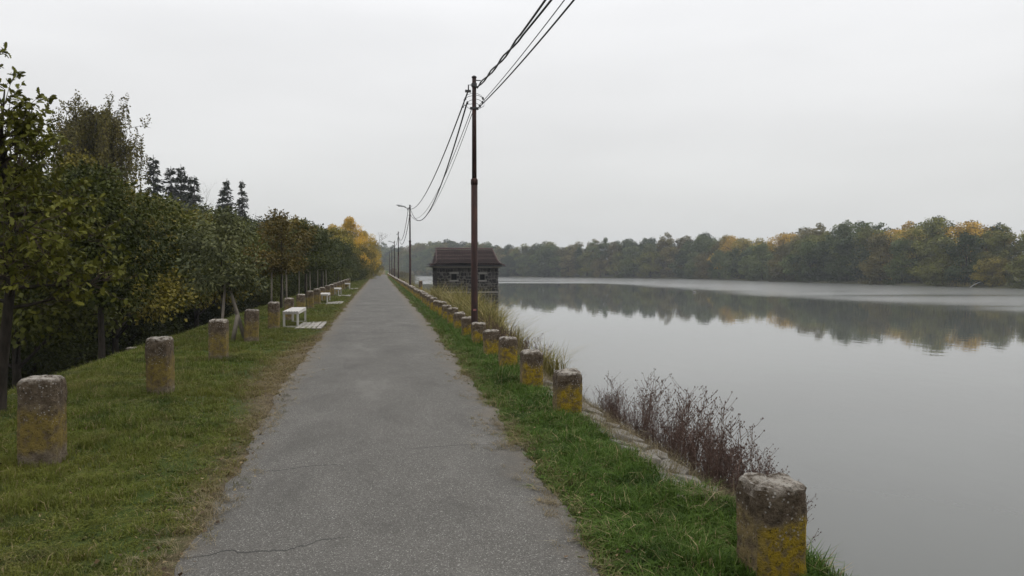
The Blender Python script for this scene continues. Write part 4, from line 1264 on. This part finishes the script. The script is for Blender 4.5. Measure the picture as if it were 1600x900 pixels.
while yy < 13:
    x = 2.12
    for c_ in range(3):
        ly = rs_.uniform(.28, .46); 
        q = link('stone', SMES[rs_.randrange(7)], fc)
        xx = x + .07 + c_ * .19 + rs_.uniform(-.03, .03); y2 = yy + c_ * .17
        q.location = (xx, y2, zg(xx, y2) - .045 + rs_.uniform(-.015, .015))
        q.rotation_euler = (rs_.uniform(-.06, .06), R(11 if c_ < 2 else 32) + rs_.uniform(-.08, .08), rs_.uniform(-.3, .3))
        q.scale = (rs_.uniform(.2, .3), ly * 1.0, .28)
    yy += .34

def blade_clump(seed, n, h, spread, wid, lean=.5, mat=None, name='clump', bend=.45):
    rs = np.random.default_rng(seed)
    V, F = [], []
    for k in range(n):
        a = rs.random() * 6.28; r_ = spread * math.sqrt(rs.random())
        p = np.array([math.cos(a) * r_, math.sin(a) * r_, -.01])
        b = rs.random() * 6.28; d = np.array([math.cos(b), math.sin(b), 0]); sd_ = np.array([-d[1], d[0], 0])
        L = h * (.45 + .75 * rs.random()); ln = lean * rs.random()
        w_ = wid * (.7 + .6 * rs.random())
        p1 = p + d * L * ln * .35 + np.array([0, 0, L * .55]); p2 = p + d * L * (ln + bend * rs.random()) + np.array([0, 0, L * (.95 - .45 * ln)])
        i = len(V)
        V += [p - sd_ * w_, p + sd_ * w_, p1 + sd_ * w_ * .8, p1 - sd_ * w_ * .8, p2]
        F += [(i, i + 1, i + 2, i + 3), (i + 3, i + 2, i + 4)]
    return mesh(name, V, F, mat)

def weed_mesh(seed, n, h):
    rs = np.random.default_rng(seed)
    st, sd_ = MB(), MB()
    def seed_at(p, s_):
        i = len(sd_.V)
        d = rs.normal(size=3); d /= np.linalg.norm(d)
        for q in ((1, 0, 0), (-1, 0, 0), (0, 1, 0), (0, -1, 0), (0, 0, 1.2), (0, 0, -1.2)): sd_.V.append((p[0] + q[0] * s_, p[1] + q[1] * s_, p[2] + q[2] * s_))
        for f_ in ((0, 2, 4), (2, 1, 4), (1, 3, 4), (3, 0, 4), (2, 0, 5), (1, 2, 5), (3, 1, 5), (0, 3, 5)): sd_.F.append(tuple(i + q for q in f_))
    for k in range(n):
        a = rs.random() * 6.28
        b = Vector((math.cos(a) * .10 * rs.random(), math.sin(a) * .10 * rs.random(), -.1))
        d = Vector((math.cos(a) * .22 * rs.random() + .05, math.sin(a) * .22 * rs.random(), 1)).normalized()
        L = h * (.6 + .5 * rs.random())
        P = [b]
        for q in range(5): d = (d + Vector(rs.normal(size=3)) * .06).normalized(); P.append(P[-1] + d * L / 5)
        st.tube(P, [.0050, .0046, .004, .0034, .0026, .0016], 3, False)
        for q in range(9):
            t = .35 + .65 * rs.random(); f_ = min(4.99, t * 5); j = int(f_); p = P[j].lerp(P[j + 1], f_ - j)
            aa = rs.random() * 6.28
            d2 = Vector((math.cos(aa) * .7, math.sin(aa) * .7, .8)).normalized(); L2 = (.08 + .16 * rs.random()) * h
            p2 = p + d2 * L2; st.tube([p, p + d2 * L2 * .5 + Vector((0, 0, -.01)), p2], [.0024, .0020, .0012], 3, False)
            seed_at(p2, .0055 + .005 * rs.random())
            for w_ in range(2): seed_at(p + d2 * L2 * rs.random() + Vector(rs.normal(size=3)) * .012, .0045 + .004 * rs.random())
        for q in range(13):
            t = .25 + .75 * rs.random(); f_ = min(4.99, t * 5); j = int(f_); p = P[j].lerp(P[j + 1], f_ - j) + Vector(rs.normal(size=3)) * .014
            seed_at(p, .0045 + .006 * rs.random())
    return st.mesh('weed_stems', STALK), sd_.mesh('weed_seeds', SEED)
WM = [weed_mesh(70 + k, 10, 1.0) for k in range(4)]
rw = random.Random(31)
wl = []
for k in range(46):
    yy = 4.95 + 4.9 * (k / 46) ** 1.25 + rw.uniform(-.15, .15)
    x = 2.70 + rw.uniform(-.12, .42)
    dens = math.exp(-((yy - 6.2) / 1.5) ** 2)
    wl.append((x, yy, 0.50 + 0.32 * dens + rw.uniform(-.12, .10)))
for k in range(16): 
    yy = 11.8 + k * .62; wl.append((2.6 + rw.uniform(0, .4), yy, .68 + rw.uniform(-.1, .2)))
wl.sort(key=lambda q: q[1])
for i, (x, yy, s) in enumerate(wl):
    e = empty('dry_weed', (x, yy, zg(x, yy)), rw.uniform(0, 6.28), s)
    a, b = WM[i % 4]
    link('stems', a, e); link('seed_heads', b, e)['kind'] = 'stuff'
    e.rotation_euler.x = rw.uniform(-.12, .12); e.rotation_euler.y = rw.uniform(-.05, .16)
    tag(e, f'dry burgundy weed on the lake bank, {ordinal(i + 1)} from the camera', 'weed', 'dry weeds on the lake bank')
# one straggling weed behind the nearest post
e = empty('dry_weed', (2.62, 4.6, zg(2.62, 4.6)), 1.0, 0.58); link('stems', WM[1][0], e); link('seed_heads', WM[1][1], e)['kind'] = 'stuff'; e.rotation_euler.y = 0.35
tag(e, 'straggling dry weed leaning over the water behind the nearest lakeside post', 'weed', 'dry weeds on the lake bank')

TUFT = [blade_clump(90 + k, 260, 1.0, .22, .006, .55, REED, 'reed_tuft', .5) for k in range(4)]
tl = [(2.66, 11.3, .85, 0.95, 'yellow green grass tuft behind the third lakeside post'), (2.75, 12.6, .75, 0.9, 'smaller grass tuft behind the fourth lakeside post')]
rt = random.Random(3)
for k in range(44):
    yy = 19.5 + k * .78
    tl.append((2.95 + rt.uniform(0, 1.25), yy, 1.30 + .65 * math.exp(-((yy - 33) / 9) ** 2) + rt.uniform(-.35, .25), rt.uniform(1.5, 2.5), f'tall straw coloured grass tuft before the stone house, {ordinal(k + 1)} from the camera'))
for k in range(14):
    yy = 54 + k * 5; tl.append((2.9 + rt.uniform(0, .6), yy, rt.uniform(.9, 1.4), 1.8, f'low grass tuft behind the far lakeside posts, {ordinal(k + 1)} beyond the stone house'))
for i, (x, yy, h_, wd, lab) in enumerate(tl):
    o = link('grass_tuft', TUFT[i % 4]); o.location = (x, yy, zg(x, yy) - .05); o.scale = (wd, wd, h_); o.rotation_euler.z = rt.uniform(0, 6)
    tag(o, lab, 'grass tuft', 'grass tufts on the lake bank')
# brushy mound at the path end
for i, (x, yy, top, col) in enumerate([(-2.5, 214, 3.2, (0.10, 0.08, 0.045)), (0.8, 218, 2.6, (0.11, 0.085, 0.05)), (3.8, 214, 2.0, (0.12, 0.095, 0.055)), (6.3, 212, 1.2, (0.11, 0.10, 0.055)), (8.4, 222, 1.0, (0.10, 0.095, 0.05)), (-6, 220, 5.2, OG)]):
    plant_tree('brush', 'bush1', x, yy, top, col, f'brownish brush on the mound at the path end, {ordinal(i + 1)} in its row', 'bush', 'brush on the mound at the path end', 1.6)

# ------------------------------------------------------------------ grass: thousands of small clumps on the verges
hid = bpy.data.collections.new('grass_clump_sources')
hid2 = bpy.data.collections.new('lush_clump_sources')
hid3 = bpy.data.collections.new('straw_clump_sources')
def src(col, me, name):
    o = bpy.data.objects.new(name, me); col.objects.link(o); return o
for k in range(6): src(hid, blade_clump(200 + k, 16, .085, .055, .0022, .9, GRASS, 'turf_clump', .6), 'turf_clump')
for k in range(2): src(hid, blade_clump(210 + k, 14, .05, .06, .0055, 1.0, GRASS, 'turf_clover', .3), 'turf_clover')
for k in range(6): src(hid2, blade_clump(220 + k, 18, .16, .065, .0032, .8, LUSH, 'lush_clump', .6), 'lush_clump')
for k in range(2): src(hid2, blade_clump(230 + k, 14, .07, .07, .009, 1.0, LUSH, 'lush_leaf', .3), 'lush_leaf')
for k in range(4): src(hid3, blade_clump(240 + k, 14, .16, .06, .0025, 1.2, STRAW, 'straw_clump', .9), 'straw_clump')
def scatter(name, col, P, rot, scl, label, cat):
    me = bpy.data.meshes.new(name)
    me.vertices.add(len(P)); me.vertices.foreach_set('co', np.ascontiguousarray(P, np.float32).ravel())
    a = me.attributes.new('rot', 'FLOAT_VECTOR', 'POINT'); a.data.foreach_set('vector', np.ascontiguousarray(rot, np.float32).ravel())
    a = me.attributes.new('scl', 'FLOAT_VECTOR', 'POINT'); a.data.foreach_set('vector', np.ascontiguousarray(scl, np.float32).ravel())
    me.update()
    o = link(name, me)
    ng = bpy.data.node_groups.new(name + '_nodes', 'GeometryNodeTree')
    ng.interface.new_socket('Geometry', in_out='INPUT', socket_type='NodeSocketGeometry')
    ng.interface.new_socket('Geometry', in_out='OUTPUT', socket_type='NodeSocketGeometry')
    gi = ng.nodes.new('NodeGroupInput'); go = ng.nodes.new('NodeGroupOutput')
    ci = ng.nodes.new('GeometryNodeCollectionInfo'); ci.inputs[0].default_value = col; ci.inputs[1].default_value = True; ci.inputs[2].default_value = True
    ip = ng.nodes.new('GeometryNodeInstanceOnPoints'); ip.inputs['Pick Instance'].default_value = True
    ar = ng.nodes.new('GeometryNodeInputNamedAttribute'); ar.data_type = 'FLOAT_VECTOR'; ar.inputs[0].default_value = 'rot'
    as_ = ng.nodes.new('GeometryNodeInputNamedAttribute'); as_.data_type = 'FLOAT_VECTOR'; as_.inputs[0].default_value = 'scl'
    e2r = ng.nodes.new('FunctionNodeEulerToRotation')
    ng.links.new(gi.outputs[0], ip.inputs['Points']); ng.links.new(ci.outputs[0], ip.inputs['Instance'])
    ng.links.new(ar.outputs[0], e2r.inputs[0]); ng.links.new(e2r.outputs[0], ip.inputs['Rotation']); ng.links.new(as_.outputs[0], ip.inputs['Scale'])
    ng.links.new(ip.outputs[0], go.inputs[0])
    md = o.modifiers.new('scatter', 'NODES'); md.node_group = ng
    return tag(o, label, cat, None, 'stuff')
def zones(zs, reject):
    out_ = []
    for (xa, xb, ya, yb, dens, sc_) in zs:
        n = int((xb - xa) * (yb - ya) * dens)
        P = np.stack([xa + (xb - xa) * rng.random(n), ya + (yb - ya) * rng.random(n), np.full(n, sc_)], 1)
        out_.append(P)
    A = np.concatenate(out_)
    keep = np.array([not reject(p[0], p[1]) for p in A])
    A = A[keep]
    Z = np.array([zg(p[0], p[1]) for p in A])
    return np.stack([A[:, 0], A[:, 1], Z], 1), A[:, 2]
pyl = np.array(py); pel = np.array([path_edges(v_)[0] for v_ in py]); per = np.array([path_edges(v_)[1] for v_ in py])
def rej_left(x, yy):
    e_ = np.interp(yy, pyl, pel)
    if x > e_ - 0.0: return rng.random() > 0.012 or x > e_ + .12
    thin = 0.6 * math.exp(-((e_ - x) / (.25 + .45 * math.exp(-((yy - 13) / 3.5) ** 2)))) + (.45 if fbm(x * 1.1, yy * 0.8, 5) > .20 else 0)
    return rng.random() < thin
P, s = zones([(-6.2, -1.0, 3.2, 8, 620, 1.0), (-6.4, -1.2, 8, 14, 380, 1.15), (-6.6, -1.25, 14, 26, 200, 1.4), (-7.0, -1.3, 26, 50, 80, 2.0), (-5.5, -1.3, 50, 120, 22, 3.0), (-12, -6.4, 12, 40, 25, 2.0)], rej_left)
n = len(P)
tall = np.array([max(.35, 1 + .7 * fbm(p[0] * .8, p[1] * .8, 2) + .9 * fbm(p[0] * 2.6, p[1] * 2.6, 8)) for p in P])
tall = tall * (0.55 + 0.45 * np.clip((-1.35 - P[:, 0]) / .7, 0, 1))
scatter('grass', hid, P, np.stack([rng.normal(size=n) * .15, rng.normal(size=n) * .15, rng.random(n) * 6.28], 1), np.stack([s, s, s ** .35 * tall * (.7 + .6 * rng.random(n))], 1),
        'short patchy green and dry grass left of the path', 'grass')
def rej_right(x, yy):
    e_ = np.interp(yy, pyl, per)
    if x < e_ + 0.01: return rng.random() > 0.012 or x < e_ - .12
    if 5.1 < yy < 12 and x > 2.15 + .07 * fbm(yy * 2.2, 4): return True
    return rng.random() < 0.5 * math.exp(-((x - e_) / .16))
P, s = zones([(0.95, 2.36, 2.8, 8, 620, 1.0), (1.1, 2.42, 8, 16, 380, 1.15), (1.2, 2.5, 16, 34, 180, 1.5), (1.3, 2.6, 34, 70, 70, 2.2), (1.35, 2.5, 70, 150, 25, 3.2)], rej_right)
n = len(P)
mid_ = np.clip((P[:, 0] - 1.3) / .45, 0, 1)
tall = (0.32 + .55 * mid_) * np.array([max(.35, 1 + .6 * fbm(p[0] * 1.2, p[1] * 1.2, 7) + .7 * fbm(p[0] * 3.2, p[1] * 3.2, 17)) for p in P])
scatter('lush_grass', hid2, P, np.stack([rng.normal(size=n) * .15, rng.normal(size=n) * .15, rng.random(n) * 6.28], 1), np.stack([s, s, s ** .3 * tall * (.7 + .6 * rng.random(n))], 1),
        'long lush grass between the path and the lakeside posts', 'grass')
P, s = zones([(2.15, 3.3, 4.6, 12, 190, 1.0), (2.5, 4.5, 12, 30, 45, 1.8), (2.5, 4.5, 30, 90, 14, 3.0)], lambda x, yy: (x < 2.45 and rng.random() < .55))
for (cx_, cy_, rx_, ry_, nn) in ((-1.55, 12.5, .2, 1.6, 160), (-1.3, 9.6, .12, 1.0, 90), (-1.25, 4.6, .12, .5, 60), (1.22, 7.45, .13, .35, 60), (1.24, 6.62, .22, .10, 55), (1.30, 11.0, .16, .30, 60), (1.34, 13.6, .2, .3, 50), (1.30, 9.2, .10, .3, 40), (-1.10, 5.6, .08, .5, 60), (-1.2, 8.0, .10, .6, 60), (1.15, 4.6, .06, .6, 50)):
    q = np.stack([cx_ + rx_ * rng.normal(size=nn), cy_ + ry_ * rng.normal(size=nn), np.full(nn, .015)], 1); P = np.concatenate([P, q]); s = np.concatenate([s, np.full(nn, .55)])
n = len(P)
scatter('dry_grass', hid3, P, np.stack([rng.normal(size=n) * .25, .35 + rng.normal(size=n) * .25, rng.random(n) * .8], 1), np.stack([s, s, np.where(s < .6, .25, s) * (.7 + .9 * rng.random(n))], 1),
        'dry straw grass on the stony lake bank', 'grass')

# ------------------------------------------------------------------ fallen leaves and crumbs along the path edges
rs = np.random.default_rng(91)
lit = []
for k in range(1100):
    yy = 3.2 + 30 * rs.random() ** 1.6
    side = rs.random() < .62
    e_ = np.interp(yy, pyl, pel if side else per)
    x = e_ + (1 if side else -1) * (rs.normal() * .13 - .06) if rs.random() < .75 else (-1.4 - 2.6 * rs.random() if side else e_ + .9 * rs.random())
    lit.append((x, yy, max(zg(x, yy), .012) + .012 + (.03 if abs(x) > abs(e_) + .1 else 0) + .008 * rs.random()))
n = len(lit); P = np.array(lit)
A = rs.normal(size=(n, 3)); A[:, 2] *= .2
Nn = rs.normal(size=(n, 3)) * .35; Nn[:, 2] += 1
Ls = .014 + .024 * rs.random(n)
LITM = Mat('fallen_leaves', .8, .15)
at = N(LITM.t, 'ShaderNodeAttribute', attribute_name='tint')
LITM.color(LITM.ramp(at.outputs['Fac'], [(0, (0.040, 0.026, 0.017)), (.5, (0.09, 0.06, 0.034)), (.85, (0.15, 0.105, 0.055)), (1, (0.22, 0.17, 0.09))]))
o = link('fallen_leaves', mesh_np('fallen_leaves', leaf_quads(P, A, Nn, Ls, Ls * .4, None), 4, LITM.m, rs.random(n)))
tag(o, 'small brown fallen leaves scattered along both edges of the path', 'leaves', None, 'stuff')

# ------------------------------------------------------------------ haze over the lake
m = bpy.data.materials.new('haze'); m.use_nodes = True
t = m.node_tree; t.nodes.clear()
o_ = N(t, 'ShaderNodeOutputMaterial'); pv = N(t, 'ShaderNodeVolumePrincipled')
pv.inputs['Color'].default_value = (0.86, 0.90, 0.95, 1)
pv.inputs['Density'].default_value = 0.00034
pv.inputs['Anisotropy'].default_value = 0.0
t.links.new(pv.outputs[0], o_.inputs['Volume'])
hz = MB().box((-100, 1000, 14), (2500, 3400, 44)).build('haze', m)
tag(hz, 'thin grey haze hanging over the lake and woods', 'haze', None, 'stuff')
